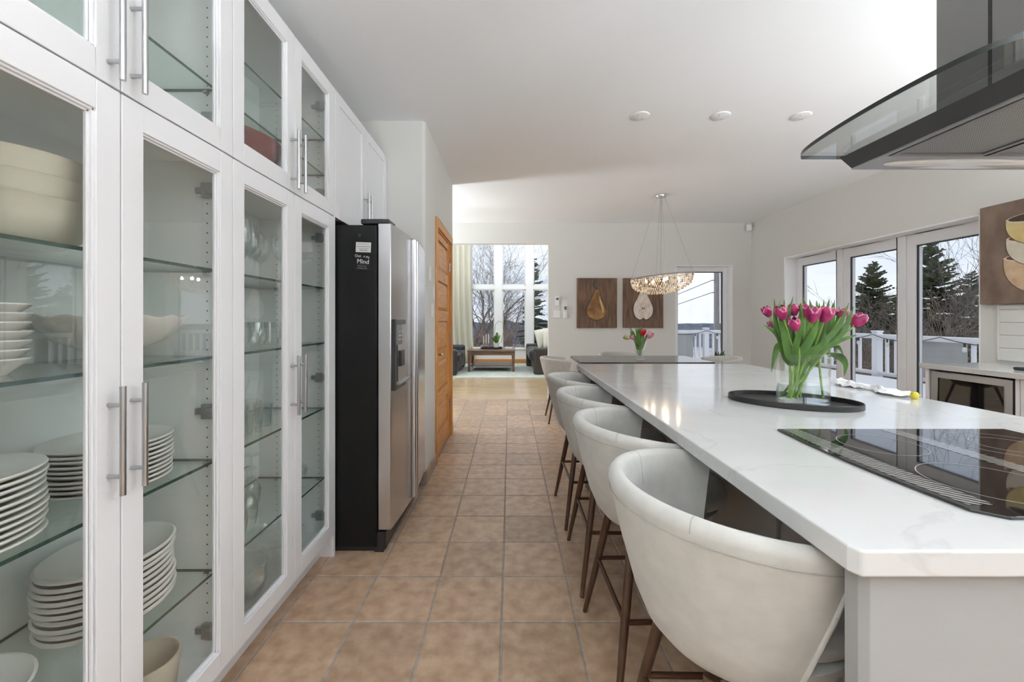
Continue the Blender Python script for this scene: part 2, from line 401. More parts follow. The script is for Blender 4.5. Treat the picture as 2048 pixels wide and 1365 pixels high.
# wall behind the camera with a wide window added to let skylight in, right wall with the folding doors
WB = [(.3, 3.0, .95, 2.15)]
def wall_y(name, x0, x1, y0, y1, z1, holes, m='wall', z0=0):
    mb = MB(); xs = sorted(set([x0, x1] + [h[0] for h in holes] + [h[1] for h in holes]))
    for a, b in zip(xs, xs[1:]):
        hs = [h for h in holes if h[0] <= a + 1e-6 and h[1] >= b - 1e-6]
        zs = z0
        for h in sorted(hs, key=lambda h: h[2]):
            if h[2] > zs: mb.box(a, b, y0, y1, zs, h[2])
            zs = h[3]
        if zs < z1: mb.box(a, b, y0, y1, zs, z1)
    return struct(mb.build(name, M[m]))
def wall_x(name, y0, y1, x0, x1, z1, holes, m='wall', z0=0):
    mb = MB(); ys = sorted(set([y0, y1] + [h[0] for h in holes] + [h[1] for h in holes]))
    for a, b in zip(ys, ys[1:]):
        hs = [h for h in holes if h[0] <= a + 1e-6 and h[1] >= b - 1e-6]
        zs = z0
        for h in sorted(hs, key=lambda h: h[2]):
            if h[2] > zs: mb.box(x0, x1, a, b, zs, h[2])
            zs = h[3]
        if zs < z1: mb.box(x0, x1, a, b, zs, z1)
    return struct(mb.build(name, M[m]))
wall_y('wall_behind', XL - .1, XR + .3, YB - .12, YB, CEIL, WB)
wall_x('wall_right', YB - .12, YF + .25, XR, XR + .3, CEIL, [(3.30, 5.66, 0, 2.085)])
WX0, WX1, WZ0, WZ1 = 2.575, 3.46, .50, 2.08
wall_y('wall_far', -3.3, XR, YF, YF + .14, CEIL, [(-2.7, .605, 0, 2.42), (WX0, WX1, WZ0, WZ1)])
wall_y('wall_far_outer', 2.31, XR + .3, YF + .14, YF + .25, 2.9, [(WX0, WX1, WZ0, WZ1)])
# white reveals of the two openings and the passage
struct(MB().box(XR + .001, XR + .2, 5.645, 5.662, 0, 2.085).box(XR + .001, XR + .2, 3.298, 3.315, 0, 2.085).box(XR + .001, XR + .2, 3.315, 5.645, 2.072, 2.087).build('trim_1', M['trim'], bevel=.004))
struct(MB().box(WX1 - .012, WX1 + .001, YF - .001, YF + .2, WZ0, WZ1).box(WX0 - .001, WX0 + .012, YF - .001, YF + .2, WZ0, WZ1).box(WX0, WX1, YF - .001, YF + .2, WZ1 - .012, WZ1 + .001).build('trim_2', M['trim'], bevel=.003))
struct(MB().box(WX0 - .02, WX1 + .02, YF - .06, YF + .16, WZ0 - .025, WZ0).build('trim_3', M['trim'], bevel=.004))
# living room shell
struct(MB().box(2.2, 2.3, YF + .14, 12.0, 0, 4.6).build('wall_living_right', M['wall']))
struct(MB().box(-4.2, -4.1, YF + .14, 12.0, 0, 4.6).build('wall_living_left', M['wall']))
struct(MB().box(-4.2, 2.3, YF + .01, YF + .14, CEIL + .2, 4.6).build('wall_living_front', M['wall']))
YW = 11.8; LW = []
for k in range(-2, 3):
    c = .126 + .883 * k
    LW += [(c - .335, c + .335, .40, 2.09), (c - .335, c + .335, 2.21, 4.2)]
lwl = wall_y('wall_living_window', -4.2, 2.3, YW, YW + .14, 4.6, LW, 'trim')
for n_, (a, b, c, d) in enumerate(LW, 2):
    w = struct(MB().box(a, a + .03, YW + .03, YW + .10, c, d).box(b - .03, b, YW + .03, YW + .10, c, d).box(a, b, YW + .03, YW + .10, c, c + .03).box(a, b, YW + .03, YW + .10, d - .03, d).build('window_%d' % n_, M['upvc']))
    MB().box(a + .028, b - .028, YW + .06, YW + .066, c + .028, d - .028).build('pane', M['wpane'], w)
struct(MB().box(-4.1, 2.2, YW - .05, YW, .375, .40).build('trim_4', M['trim'], bevel=.004))
struct(MB().box(-4.1, 2.2, YW - .018, YW, 0, .10).build('baseboard_living', M['oakr'], bevel=.004))
# tile baseboards
struct(MB().box(XW, XW + .012, 3.13, 3.535, 0, .10).box(XW - .2, XW, 3.108, 3.12, 0, .10).box(XW, XW + .012, 4.525, 4.61, 0, .1).build('baseboard_left', M['tbase'], bevel=.002))
struct(MB().box(.605, XR - .012, YF - .012, YF, 0, .09).build('baseboard_far', M['tbase'], bevel=.002))
struct(MB().box(XR - .012, XR, 5.67, YF - .012, 0, .09).build('baseboard_right', M['tbase'], bevel=.002))

# shiplap on the right wall above the side counter
def shiplap():
    w = bpy.data.objects['wall_right']
    z = .935
    while z < 1.33:
        zt = min(z + .094, 1.352)
        MB().box(XR - .014, XR - .0005, -.6, 3.16, z, zt).build('shiplap_board', M['wallb'], w, bevel=.0015)
        z += .0965
    MB().box(XR - .016, XR - .0005, 3.161, 3.175, .935, 1.352).build('end_strip', M['wallb'], w)
M['wallb'] = mat('shiplap_paint', (.66, .65, .62), .55)
shiplap()

# ---------------- oak door
def oak_door():
    y0, y1 = 3.60, 4.46; H = 2.06
    d = MB()
    xf = XW - .012
    lf = xf - .04
    st = .105
    ly0, ly1 = y0 + .022, y1 - .022
    mb = MB()
    mb.box(lf, xf, ly0, ly0 + st, .01, H - .02).box(lf, xf, ly1 - st, ly1, .01, H - .02)
    root = struct(mb.build('door_1', M['oak'], bevel=.003))
    rails = [.01, .21, .56, .67, .0]
    zs = [(.01, .20)]
    ph = .275; rh = .10; z = .20
    pan = []
    for k in range(5):
        pan.append((z, z + ph)); z += ph
        zs.append((z, min(z + rh, H - .02))); z += rh
    zs[-1] = (zs[-1][0], H - .02)
    for a, b in zs: MB().box(lf, xf, ly0 + st, ly1 - st, a, b).build('rail', M['oakr'], root, bevel=.003)
    for a, b in pan:
        ya, yb = ly0 + st, ly1 - st; q = .035; p = MB()
        x0, x1 = xf - .018, xf - .004
        p.add([(x0, ya, a), (x0, yb, a), (x0, yb, b), (x0, ya, b), (x1, ya + q, a + q), (x1, yb - q, a + q), (x1, yb - q, b - q), (x1, ya + q, b - q)],
              [(4, 5, 6, 7), (0, 1, 5, 4), (1, 2, 6, 5), (2, 3, 7, 6), (3, 0, 4, 7), (3, 2, 1, 0)])
        p.build('panel', M['oakr'], root)
    # casing and jamb
    c = MB(); cw = .065
    c.box(XW, XW + .016, y0 - cw, y0 + .006, 0, H + cw).box(XW, XW + .016, y1 - .006, y1 + cw, 0, H + cw).box(XW, XW + .016, y0 + .006, y1 - .006, H - .006, H + cw)
    c.box(XW - .115, XW, y0, y0 + .02, 0, H).box(XW - .115, XW, y1 - .02, y1, 0, H).box(XW - .115, XW, y0 + .02, y1 - .02, H - .018, H)
    c.build('casing', M['oak'], root, bevel=.003)
    for z in (.35, 1.05, 1.80):
        MB().tube([(xf + .006, ly1 + .004, z - .045), (xf + .006, ly1 + .004, z + .045)], .007, 8).build('hinge', M['steeld'], root)
    h = MB(); hy = ly0 + .07; hz = .93
    h.lathe([(.026, 0), (.026, .006), (.012, .01), (.012, .04), (0, .04)], seg=16)
    h.v = [(xf + v[2], hy + v[0], hz + v[1]) for v in h.v]
    h.tube([(xf + .036, hy - .005, hz), (xf + .04, hy + .05, hz), (xf + .036, hy + .115, hz - .004)], [.009, .008, .007], 8)
    h.build('handle', M['chrome'], root, smooth=50)
oak_door()
def plate(name, label, cat, x, y, z, w, h, axis, rock=1):
    o = thing(name, label, cat, (x, y, z))
    if axis == 'x':
        MB().box(x + .0005, x + .007, y - w / 2, y + w / 2, z - h / 2, z + h / 2).build('plate', M['plastic'], o, bevel=.002)
        for k in range(rock):
            yy = y + (k - (rock - 1) / 2) * .046
            MB().box(x + .006, x + .011, yy - .016, yy + .016, z - .033, z + .033).build('rocker', M['plastic'], o, bevel=.001)
    else:
        MB().box(x - w / 2, x + w / 2, y - .007, y - .0005, z - h / 2, z + h / 2).build('plate', M['plastic'], o, bevel=.002)
        for k in range(rock):
            xx = x + (k - (rock - 1) / 2) * .046
            MB().box(xx - .016, xx + .016, y - .011, y - .006, z - .033, z + .033).build('rocker', M['plastic'], o, bevel=.001)
    return o
plate('light_switch', 'white double rocker switch plate on the wall beside the oak door, lowest of three', 'light switch', XW, 3.40, 1.32, .115, .115, 'x', 2)
plate('light_switch', 'single white switch plate close to the oak door casing, above the double one', 'light switch', XW, 3.455, 1.47, .07, .115, 'x')
plate('light_switch', 'white switch plate on the wall just past the refrigerator, topmost of three', 'light switch', XW, 3.29, 1.61, .07, .115, 'x')

# ---------------- glazed doors in the right wall
def glazed_doors():
    x0, x1 = XR + .165, XR + .235
    ys = [5.645, 4.868, 4.092, 3.315]
    for n, (b, a) in enumerate(zip(ys, ys[1:]), 2):
        s = .095; a_, b_ = a + .002, b - .002; zt = 2.07; zb = .012
        f = MB()
        f.box(x0, x1, a_, a_ + s, zb, zt).box(x0, x1, b_ - s, b_, zb, zt).box(x0, x1, a_ + s, b_ - s, zt - .11, zt).box(x0, x1, a_ + s, b_ - s, zb, zb + .13)
        d = struct(f.build('door_%d' % n, M['upvc'], bevel=.006))
        MB().box(x0 + .025, x0 + .05, a_ + s - .004, b_ - s + .004, zb + .126, zt - .106).build('pane', M['wpane'], d)
        g = MB(); q = .012
        for X in (x0 + .012,):
            g.box(X, X + .012, a_ + s, a_ + s + q, zb + .13, zt - .11).box(X, X + .012, b_ - s - q, b_ - s, zb + .13, zt - .11).box(X, X + .012, a_ + s, b_ - s, zt - .11 - q, zt - .11)
        g.build('gasket', M['gasket'], d)
    struct(MB().box(XR + .001, XR + .26, 3.316, 5.644, 0, .011).build('trim_5', M['steel']))
glazed_doors()
# window in the far wall beside the paintings
def far_window():
    y0, y1 = YF + .12, YF + .19; a, b, c, d = WX0 + .013, WX1 - .013, WZ0 + .001, WZ1 - .013; s = .075
    w = struct(MB().box(a, a + s, y0, y1, c, d).box(b - s, b, y0, y1, c, d).box(a + s, b - s, y0, y1, c, c + s).box(a + s, b - s, y0, y1, d - s, d).build('window_1', M['upvc'], bevel=.005))
    MB().box(a + s - .003, b - s + .003, y0 + .03, y0 + .05, c + s - .003, d - s + .003).build('pane', M['wpane'], w)
    MB().box(b - s - .012, b - s, y0 + .01, y0 + .03, c + s, d - s).box(a + s, b - s, y0 + .01, y0 + .03, d - s - .012, d - s).build('gasket', M['gasket'], w)
far_window()
def added_back_window():  # unseen window, put in so that sky light enters from behind
    a, b, c, d = WB[0]; y0, y1 = YB - .1, YB - .03; s = .07; m = (a + b) / 2
    w = struct(MB().box(a, a + s, y0, y1, c, d).box(b - s, b, y0, y1, c, d).box(m - .04, m + .04, y0, y1, c, d).box(a, b, y0, y1, c, c + s).box(a, b, y0, y1, d - s, d).build('window_20', M['upvc']))
    MB().box(a + s, b - s, y0 + .02, y0 + .03, c + s, d - s).build('pane', M['wpane'], w)
added_back_window()

# ------------------------------------------------------------------ tall glazed cabinets on the left
CX = -.92                     # door faces
DT = .021                     # door thickness
BX = -1.315                   # back
ZT, ZM, ZB = 2.465, 1.787, .12
U = [.585, 1.379, 2.173]
def glass_door(root, y0, y1, z0, z1, hy, hz0, hz1, hinge_y, hinges):
    s, r, bd = .058, .066, .011
    x0, x1 = CX - DT, CX; g = .0016
    y0 += g; y1 -= g; z0 += g; z1 -= g
    d = MB().box(x0, x1, y0, y0 + s, z0, z1).box(x0, x1, y1 - s, y1, z0, z1).box(x0, x1, y0 + s, y1 - s, z0, z0 + r).box(x0, x1, y0 + s, y1 - s, z1 - r, z1).build('door', M['cab'], root, bevel=.0018)
    a, b, c, e = y0 + s, y1 - s, z0 + r, z1 - r
    bm = MB()
    def fr(q, xa, xb):
        bm.box(xa, xb, a + q, a + q + bd / 2, c + q, e - q).box(xa, xb, b - q - bd / 2, b - q, c + q, e - q).box(xa, xb, a + q, b - q, c + q, c + q + bd / 2).box(xa, xb, a + q, b - q, e - q - bd / 2, e - q)
    fr(0, x0 + .002, x1 - .005); fr(bd / 2, x0 + .002, x1 - .011)
    bm.build('bead', M['cab'], d, bevel=.001)
    MB().box(x0 + .003, x0 + .007, a + bd * .7, b - bd * .7, c + bd * .7, e - bd * .7).build('pane', M['pane'], d)
    handle(d, hy, hz0, hz1)
    for hz in hinges:
        sgn = -1 if hinge_y > (y0 + y1) / 2 else 1
        yy = hinge_y; h = MB()
        h.box(x0 - .085, x0 - .003, yy, yy + sgn * .012, hz - .010, hz + .010)
        h.box(x0 - .062, x0 - .030, yy, yy + sgn * .016, hz - .024, hz + .024)
        h.box(x0 - .038, x0 + .001, yy + sgn * .004, yy + sgn * .030, hz - .016, hz + .016)
        h.build('hinge', M['steel'], d, bevel=.0015)
def handle(d, hy, z0, z1, x=CX):
    b = MB().tube([(x + .034, hy, z0), (x + .034, hy, z1)], .0062, 14)
    for z in (z0 + .043, z1 - .043): b.tube([(x - .001, hy, z), (x + .034, hy, z)], .0048, 10)
    b.build('handle', M['steel'], d, smooth=40)
SH = [.428, .790, 1.129, 1.412]
def shelf_mesh(y0, y1, z):
    s = MB(); x0, x1 = BX + .014, CX - .042
    s.box(x0, x1, y0 + .0015, y1 - .0015, z - .009, z)
    s.m[-6:] = [0, 0, 1, 1, 1, 1]
    return s
def cabinet(name, label, y0, y1, z0, z1, doors, shelves, toe=False, holes=True):
    root = thing(name, label, 'cabinet', ((BX + CX) / 2, (y0 + y1) / 2, 0 if toe else z0))
    t = .017; xf = CX - DT - .002
    MB().box(BX, xf, y0, y0 + t, z0, z1).build('side_panel', M['cabin'], root)
    MB().box(BX, xf, y1 - t, y1, z0, z1).build('side_panel', M['cabin'], root)
    MB().box(BX, BX + .012, y0 + t, y1 - t, z0, z1).build('back_panel', M['cabin'], root)
    MB().box(BX + .012, xf, y0 + t, y1 - t, z0, z0 + t).build('bottom_panel', M['cabin'], root)
    MB().box(BX + .012, xf, y0 + t, y1 - t, z1 - t, z1).build('top_panel', M['cabin'], root)
    if toe:
        MB().box(BX, CX - .075, y0, y1, 0, z0).build('toe_kick', M['cab'], root)
    for z in shelves:
        shelf_mesh(y0 + t, y1 - t, z).build('shelf', [M['shelf'], M['shelfe']], root)
        for yy, sg in ((y0 + t, 1), (y1 - t, -1)):
            for X in (-.993, -1.21): MB().box(X - .007, X + .007, yy, yy + sg * .012, z - .017, z - .0092).build('shelf_clip', M['steel'], root)
    if holes:
        h = MB(); z = z0 + .10
        while z < z1 - .08:
            for yy, sg in ((y0 + t, 1), (y1 - t, -1)):
                for X in (-.993, -1.21):
                    h.prism([(X + .0026 * math.cos(k * math.pi / 3), z + .0026 * math.sin(k * math.pi / 3)) for k in range(6)], yy, yy + sg * .0006, 'y')
            z += .032
        stuff(h.build('pin_hole', M['hole'], root))
    return root
def glazed(name, label, k, z0, z1, shelves, hz0, hz1, hinges, toe):
    y0, y1 = U[k], U[k + 1]; m = (y0 + y1) / 2
    r = cabinet(name, label, y0, y1, z0, z1, 2, shelves, toe)
    glass_door(r, y0, m, z0, z1, m - .032, hz0, hz1, y0 + .017, hinges)
    glass_door(r, m, y1, z0, z1, m + .026, hz0, hz1, y1 - .017, hinges)
    return r
glazed('display_cabinet', 'tall white glass-door cabinet holding stacks of plates and bowls', 0, ZB, ZM - .001, SH, .845, 1.095, (.23, .947, 1.67), True)
c2 = glazed('display_cabinet', 'tall white glass-door cabinet of drinking glasses, next to the black-sided refrigerator', 1, ZB, ZM - .001, SH, .845, 1.095, (.23, .947, 1.67), True)
MB().box(BX, CX - .001, U[2], U[2] + .018, 0, ZT).build('end_panel', M['cab'], c2, bevel=.001)
glazed('wall_cabinet', 'white upper cabinet with glass doors and empty shelves, above the plate cabinet', 0, ZM + .001, ZT, [2.005], 1.797, 2.047, (1.9, 2.35), False)
glazed('wall_cabinet', 'white upper glass-door cabinet with a red bowl inside', 1, ZM + .001, ZT, [2.0, 2.184], 1.797, 2.047, (1.9, 2.35), False)
def over_fridge():
    y0, y1 = U[2] + .0185, 3.112; z0, z1 = ZM + .001, ZT; m = (y0 + y1) / 2
    r = cabinet('wall_cabinet', 'white upper cabinet with two solid panelled doors over the refrigerator', y0, y1, z0, z1, 2, [], False, False)
    for a, b, hy in ((y0, m, m - .032), (m, y1, m + .026)):
        a += .0016; b -= .0016; s = .06; x0, x1 = CX - DT, CX
        d = MB().box(x0, x1, a, a + s, z0, z1).box(x0, x1, b - s, b, z0, z1).box(x0, x1, a + s, b - s, z0, z0 + s).box(x0, x1, a + s, b - s, z1 - s, z1).build('door', M['cab'], r, bevel=.0018)
        MB().box(x0, x1 - .008, a + s, b - s, z0 + s, z1 - s).build('panel', M['cab'], d)
        handle(d, hy, 1.797, 2.047)
over_fridge()

# ---------------- things on the shelves
def lathe_obj(name, prof, mats, label, cat, loc, group=None, seg=36, sx=1, sy=1, rot=0, wave=None):
    o = MB().lathe(prof, (0, 0, 0), seg, 0, sx, sy, rot, wave).build(name, mats, smooth=45)
    o.location = loc; return tag(o, label, cat, group)
def stack(name, prof, m, n, dz, loc, label, cat, group, top=None, jit=.003, **kw):
    me = MB().lathe(prof, (0, 0, 0), 40, 0, **kw).mesh(name, m, 45)
    for i in range(n):
        o = bpy.data.objects.new(name, me); COL.objects.link(o)
        o.location = (loc[0] + random.uniform(-jit, jit), loc[1] + random.uniform(-jit, jit), loc[2] + .0005 + i * dz)
        o.rotation_euler.z = random.uniform(0, 6)
        if 'sx' in kw: o.rotation_euler.z = 0
        tag(o, label if i < n - 1 else top or label, cat, group)
def plate_prof(r, h=.021, t=.006):
    return [(0, 0), (r * .62, 0), (r * .66, .002), (r * .97, h - .004), (r, h), (r * .985, h + t * .55), (r * .95, h + t * .5), (r * .66, .002 + t), (r * .6, t), (0, t)]
stack('dinner_plate', plate_prof(.138), M['china'], 10, .0122, (-1.10, 1.14, SH[1]), 'white rimmed dinner plate in the shorter stack, directly above the deep plates', 'plate', 'dinner plates in the ten-high stack', 'topmost white dinner plate of the shorter stack, above the deep plates')
stack('dinner_plate', plate_prof(.138), M['china'], 11, .0135, (-1.09, .795, SH[1]), 'white rimmed dinner plate in the taller stack, beside the other on the plate shelf', 'plate', 'dinner plates in the eleven-high stack', 'topmost white dinner plate of the taller stack on the plate shelf')
sp = [(0, 0), (.085, 0), (.09, .003), (.135, .028), (.146, .034), (.147, .039), (.141, .042), (.128, .033), (.085, .009), (0, .008)]
stack('soup_plate', sp, M['china'], 10, .0165, (-1.10, 1.14, SH[0]), 'off-white oval deep plate in the tall stack on the lowest glass shelf', 'plate', 'deep plates stacked on the lowest glass shelf', 'topmost off-white deep plate on the lowest glass shelf', sx=.9, sy=1.05)
lathe_obj('serving_bowl', [(0, 0), (.05, 0), (.052, .006), (.10, .035), (.13, .07), (.134, .078), (.128, .079), (.095, .04), (.05, .012), (0, .012)], M['china'], 'white round bowl on the lowest glass shelf, beside the deep plates', 'bowl', (-1.10, .79, SH[0] + .0005))
lathe_obj('ramekin', [(0, 0), (.066, 0), (.070, .004), (.084, .125), (.0835, .131), (.078, .13), (.066, .012), (0, .010)], M['beige'], 'beige straight-sided stoneware bowl on the cabinet bottom', 'bowl', (-1.055, 1.20, ZB + .0175))
# nested cream bowls, small dishes, scalloped pedestal bowl
lb = [(0, 0), (.085, 0), (.115, .02), (.135, .06), (.142, .095), (.146, .10), (.140, .102), (.130, .06), (.10, .022), (0, .012)]
stack('mixing_bowl', lb, M['cream'], 3, .047, (-1.125, .93, SH[3]), 'large cream bowl nested in the stack on the top glass shelf', 'bowl', 'cream bowls nested on the top shelf', 'topmost of the large cream bowls nested on the top glass shelf')
sb = [(0, 0), (.045, 0), (.048, .004), (.075, .028), (.081, .034), (.078, .037), (.07, .03), (.045, .008), (0, .007)]
stack('small_bowl', sb, M['china'], 7, .0195, (-1.11, .86, SH[2]), 'small white bowl in the stack beside the pedestal bowl', 'bowl', 'small bowls stacked on the third shelf', 'topmost small white bowl in the stack beside the pedestal bowl')
lathe_obj('pedestal_bowl', [(0, 0), (.062, 0), (.062, .008), (.036, .018), (.034, .026), (.06, .034), (.115, .06), (.145, .095), (.165, .122), (.166, .128), (.160, .128), (.138, .095), (.10, .055), (0, .036)], M['china'],
          'white pedestal bowl with a scalloped rim, on the third glass shelf', 'bowl', (-1.115, 1.165, SH[2] + .0005), seg=72, wave=lambda a, r, z: .004 * math.cos(14 * a) * max(0, (r - .12) / .046))
lathe_obj('red_bowl', [(0, 0), (.085, 0), (.088, .008), (.082, .012), (.13, .06), (.165, .115), (.175, .16), (.177, .166), (.170, .166), (.158, .115), (.12, .055), (0, .022)], M['redb'],
          'glossy dark red glass bowl inside the upper cabinet', 'bowl', (-1.125, 1.68, ZM + .0185), seg=56, sy=1.25)
# glasses
wine = [(0, 0), (.034, 0), (.034, .0015), (.010, .004), (.0038, .010), (.0035, .085), (.007, .094), (.024, .108), (.037, .135), (.040, .160), (.036, .200), (.031, .222), (.030, .222), (.035, .20), (.0388, .160), (.0355, .137), (.022, .111), (0, .098)]
tumb = [(0, 0), (.030, 0), (.033, .006), (.038, .09), (.0385, .092), (.0372, .092), (.032, .012), (0, .010)]
stml = [(0, 0), (.026, 0), (.036, .010), (.046, .038), (.045, .065), (.037, .105), (.0362, .105), (.0438, .065), (.0448, .038), (.035, .013), (0, .006)]
def glasses(name, prof, spots, z, label, cat, group, flip=False, top=0):
    me = MB().lathe(prof, (0, 0, 0), 24, 0).mesh(name, M['glass'], 50)
    for (x, y) in spots:
        o = bpy.data.objects.new(name, me); COL.objects.link(o); o.location = (x, y, z + .0006)
        if flip: o.rotation_euler.x = math.pi; o.location.z = z + top + .0006
        tag(o, label, cat, group)
glasses('wine_glass', wine, [(-1.04, 1.60), (-1.07, 1.70), (-1.12, 1.82), (-1.16, 1.93), (-1.03, 1.87), (-1.20, 1.72), (-1.21, 1.85)], SH[3], 'tall clear stemmed wine glass standing on the top glass shelf', 'wine glass', 'wine glasses on the top shelf')
glasses('stemless_glass', stml, [(-1.06, 1.73), (-1.07, 1.85), (-1.06, 1.985), (-1.17, 1.80), (-1.17, 1.93)], SH[2], 'clear stemless wine glass on the third glass shelf', 'glass', 'stemless glasses on the third shelf')
glasses('tumbler', tumb, [(-1.03, 1.60), (-1.05, 1.70), (-1.07, 1.80), (-1.14, 1.65), (-1.15, 1.76), (-1.16, 1.88), (-1.22, 1.70), (-1.23, 1.82)], SH[1], 'clear tumbler on the second glass shelf', 'tumbler', 'tumblers on the second shelf')
glasses('wine_glass', wine, [(-1.03, 1.56), (-1.05, 1.66), (-1.13, 1.60), (-1.15, 1.71), (-1.14, 1.83), (-1.22, 1.77)], SH[0], 'clear wine glass standing upside down on the lowest glass shelf', 'wine glass', 'upturned wine glasses', True, .222)
o = lathe_obj('oil_lamp', [(0, 0), (.040, 0), (.040, .006), (.020, .02), (.014, .034), (.018, .042), (.050, .062), (.055, .085), (.046, .105), (.018, .118), (.014, .126), (.014, .168), (.012, .168), (.012, .126), (.042, .102), (.050, .085), (.045, .066), (0, .05)], M['glass'], 'small clear glass oil lamp with a round belly and narrow neck', 'oil lamp', (-1.04, 2.02, SH[0] + .0005), seg=28)
jug = [(0, 0), (.06, 0), (.075, .01), (.095, .05), (.10, .09), (.098, .13), (.102, .15), (.1, .15), (.095, .13), (.096, .09), (.09, .05), (.07, .014), (0, .008)]
lathe_obj('glass_bowl', jug, M['glass'], 'clear deep glass bowl on the cabinet bottom, under the upturned glasses', 'bowl', (-1.06, 1.62, ZB + .0176), seg=32)
lathe_obj('cake_stand', [(0, 0), (.075, 0), (.075, .003), (.02, .012), (.012, .03), (.012, .08), (.03, .092), (.13, .098), (.135, .11), (.132, .111), (.127, .101), (0, .099)], M['glass'], 'clear footed glass cake stand on the cabinet bottom', 'cake stand', (-1.10, 1.93, ZB + .0176), seg=32)

# ------------------------------------------------------------------ refrigerator
def text_mesh(s, size, name='letter'):
    c = bpy.data.curves.new(name, 'FONT'); c.body = s; c.size = size; c.align_x = 'CENTER'; c.extrude = .0003
    o = bpy.data.objects.new(name, c); COL.objects.link(o)
    dg = bpy.context.evaluated_depsgraph_get(); dg.update()
    me = bpy.data.meshes.new_from_object(o.evaluated_get(dg)); COL.objects.unlink(o); bpy.data.objects.remove(o)
    return me
def fridge():
    y0, y1 = 2.212, 3.108; xb, xc = -1.30, -.708; zt = 1.752
    r = thing('refrigerator', 'stainless side-by-side refrigerator with a black side and water dispenser', 'refrigerator', (-1.0, 2.66, 0))
    MB().box(xb, xc, y0, y1, .03, zt).build('case', M['black'], r, bevel=.006)
    MB().box(xb + .03, xc - .02, y0 + .02, y1 - .02, 0, .03).build('base', M['blackp'], r)
    MB().box(xc - .01, xc + .045, y0 + .01, y1 - .01, .012, .105).build('kick_plate', M['blackp'], r, bevel=.006)
    ym = 2.615
    def front(y): # bowed face
        t = (y - y0) / (y1 - y0); return -.638 + .028 * math.sin(math.pi * (t * .9 + .05))
    for (a, b, nm) in ((y0 + .001, ym - .004, 'near'), (ym + .004, y1, 'far')):
        n = 10; pts = [(xc + .006, a)] + [(front(a + (b - a) * k / n), a + (b - a) * k / n) for k in range(n + 1)] + [(xc + .006, b)]
        if nm == 'near': pts = [(xc + .006, a)] + pts[1:-1] + [(xc + .006, b)]
        d = MB().prism(pts, .12, zt + .008).build('door', M['fridge'], r, smooth=30, bevel=.004)
        hy = b - .022 if nm == 'near' else a + .022
        X = front(hy)
        hh = MB().box(X - .002, X + .030, hy - .016, hy + .016, .13, zt)
        hh.build('handle', M['fridge'], d, bevel=.012, seg=3)
        if nm == 'near':
            ya, yb = 2.235, 2.548; za, zb = .86, 1.245
            dp = MB(); X = front((ya + yb) / 2) + .004; w = .028
            dp.box(X - .02, X, ya, ya + w, za, zb).box(X - .02, X, yb - w, yb, za, zb).box(X - .02, X, ya + w, yb - w, zb - w, zb).box(X - .02, X, ya + w, yb - w, za, za + w)
            dd = dp.build('dispenser', M['blackp'], r, bevel=.003)
            MB().box(X - .018, X - .004, ya + w, yb - w, 1.105, zb - w).build('control_panel', M['screen'], dd)
            k = MB()
            for i in range(4):
                for j in range(3): k.box(X - .0045, X - .0035, ya + .09 + i * .032, ya + .10 + i * .032 + .008 * (j % 2), 1.13 + j * .022, 1.136 + j * .022)
            k.build('printed_marks', M['ink'], dd)
            MB().box(X - .015, X - .009, ya + w, yb - w, za + w, 1.105).build('recess', M['hole'], dd)
            MB().box(X - .009, X + .004, ya + .11, ya + .19, .98, 1.07).build('paddle', M['blackp'], dd, bevel=.004)
            MB().box(X - .009, X + .016, ya + w, yb - w, za + w, za + w + .012).build('drip_tray', M['steel'], dd, bevel=.002)
    for yy in (y0 + .015, y1 - .145):
        MB().box(-.80, -.648, yy, yy + .13, zt + .0085, zt + .036).build('hinge_cover', M['blackp'], r, bevel=.006)
    f = MB().box(xc - .015, xc + .035, y0 + .004, y0 + .022, .0, .1)
    f.build('foot', M['blackp'], r, bevel=.004)
    MB().lathe([(0, 0), (.008, 0), (.008, .003), (0, .004)], seg=12).build('screw', M['blackp'], r).matrix_local
    s = bpy.data.objects['screw']; s.location = P(719, 471, y0) - Vector((0, .0005, 0)); s.rotation_euler.x = R(90); s.matrix_parent_inverse = Matrix.Translation(-r.location)
    # paper magnet
    c = P(727, 495, y0); n = thing('fridge_magnet', 'small white printed card magnet on the black refrigerator side', 'magnet', (c.x, y0 - .001, c.z))
    w, h = .080, .053
    MB().box(c.x - w / 2, c.x + w / 2, y0 - .0022, y0 - .0006, c.z - h / 2, c.z + h / 2).build('card', M['note'], n)
    L = MB()
    for dz, ww, t in ((.017, .066, .003), (.004, .068, .004), (-.007, .05, .003), (-.016, .04, .005)):
        x = -ww / 2
        while x < ww / 2:
            q = random.uniform(.002, .006); L.box(c.x + x, c.x + x + q, y0 - .0026, y0 - .0021, c.z + dz - t / 2, c.z + dz + t / 2); x += q + random.uniform(.0008, .002)
    L.build('print', M['inkg'], n)
    n.rotation_euler.y = R(2)
    q = thing('fridge_magnet', 'black magnet lettered Out of My Mind back in 5 minutes', 'magnet', (P(725, 523, y0).x, y0 - .001, P(725, 523, y0).z))
    cx, cz = q.location.x, q.location.z
    MB().box(cx - .042, cx + .042, y0 - .0016, y0 - .0006, cz - .047, cz + .047).build('backing', M['black'], q)
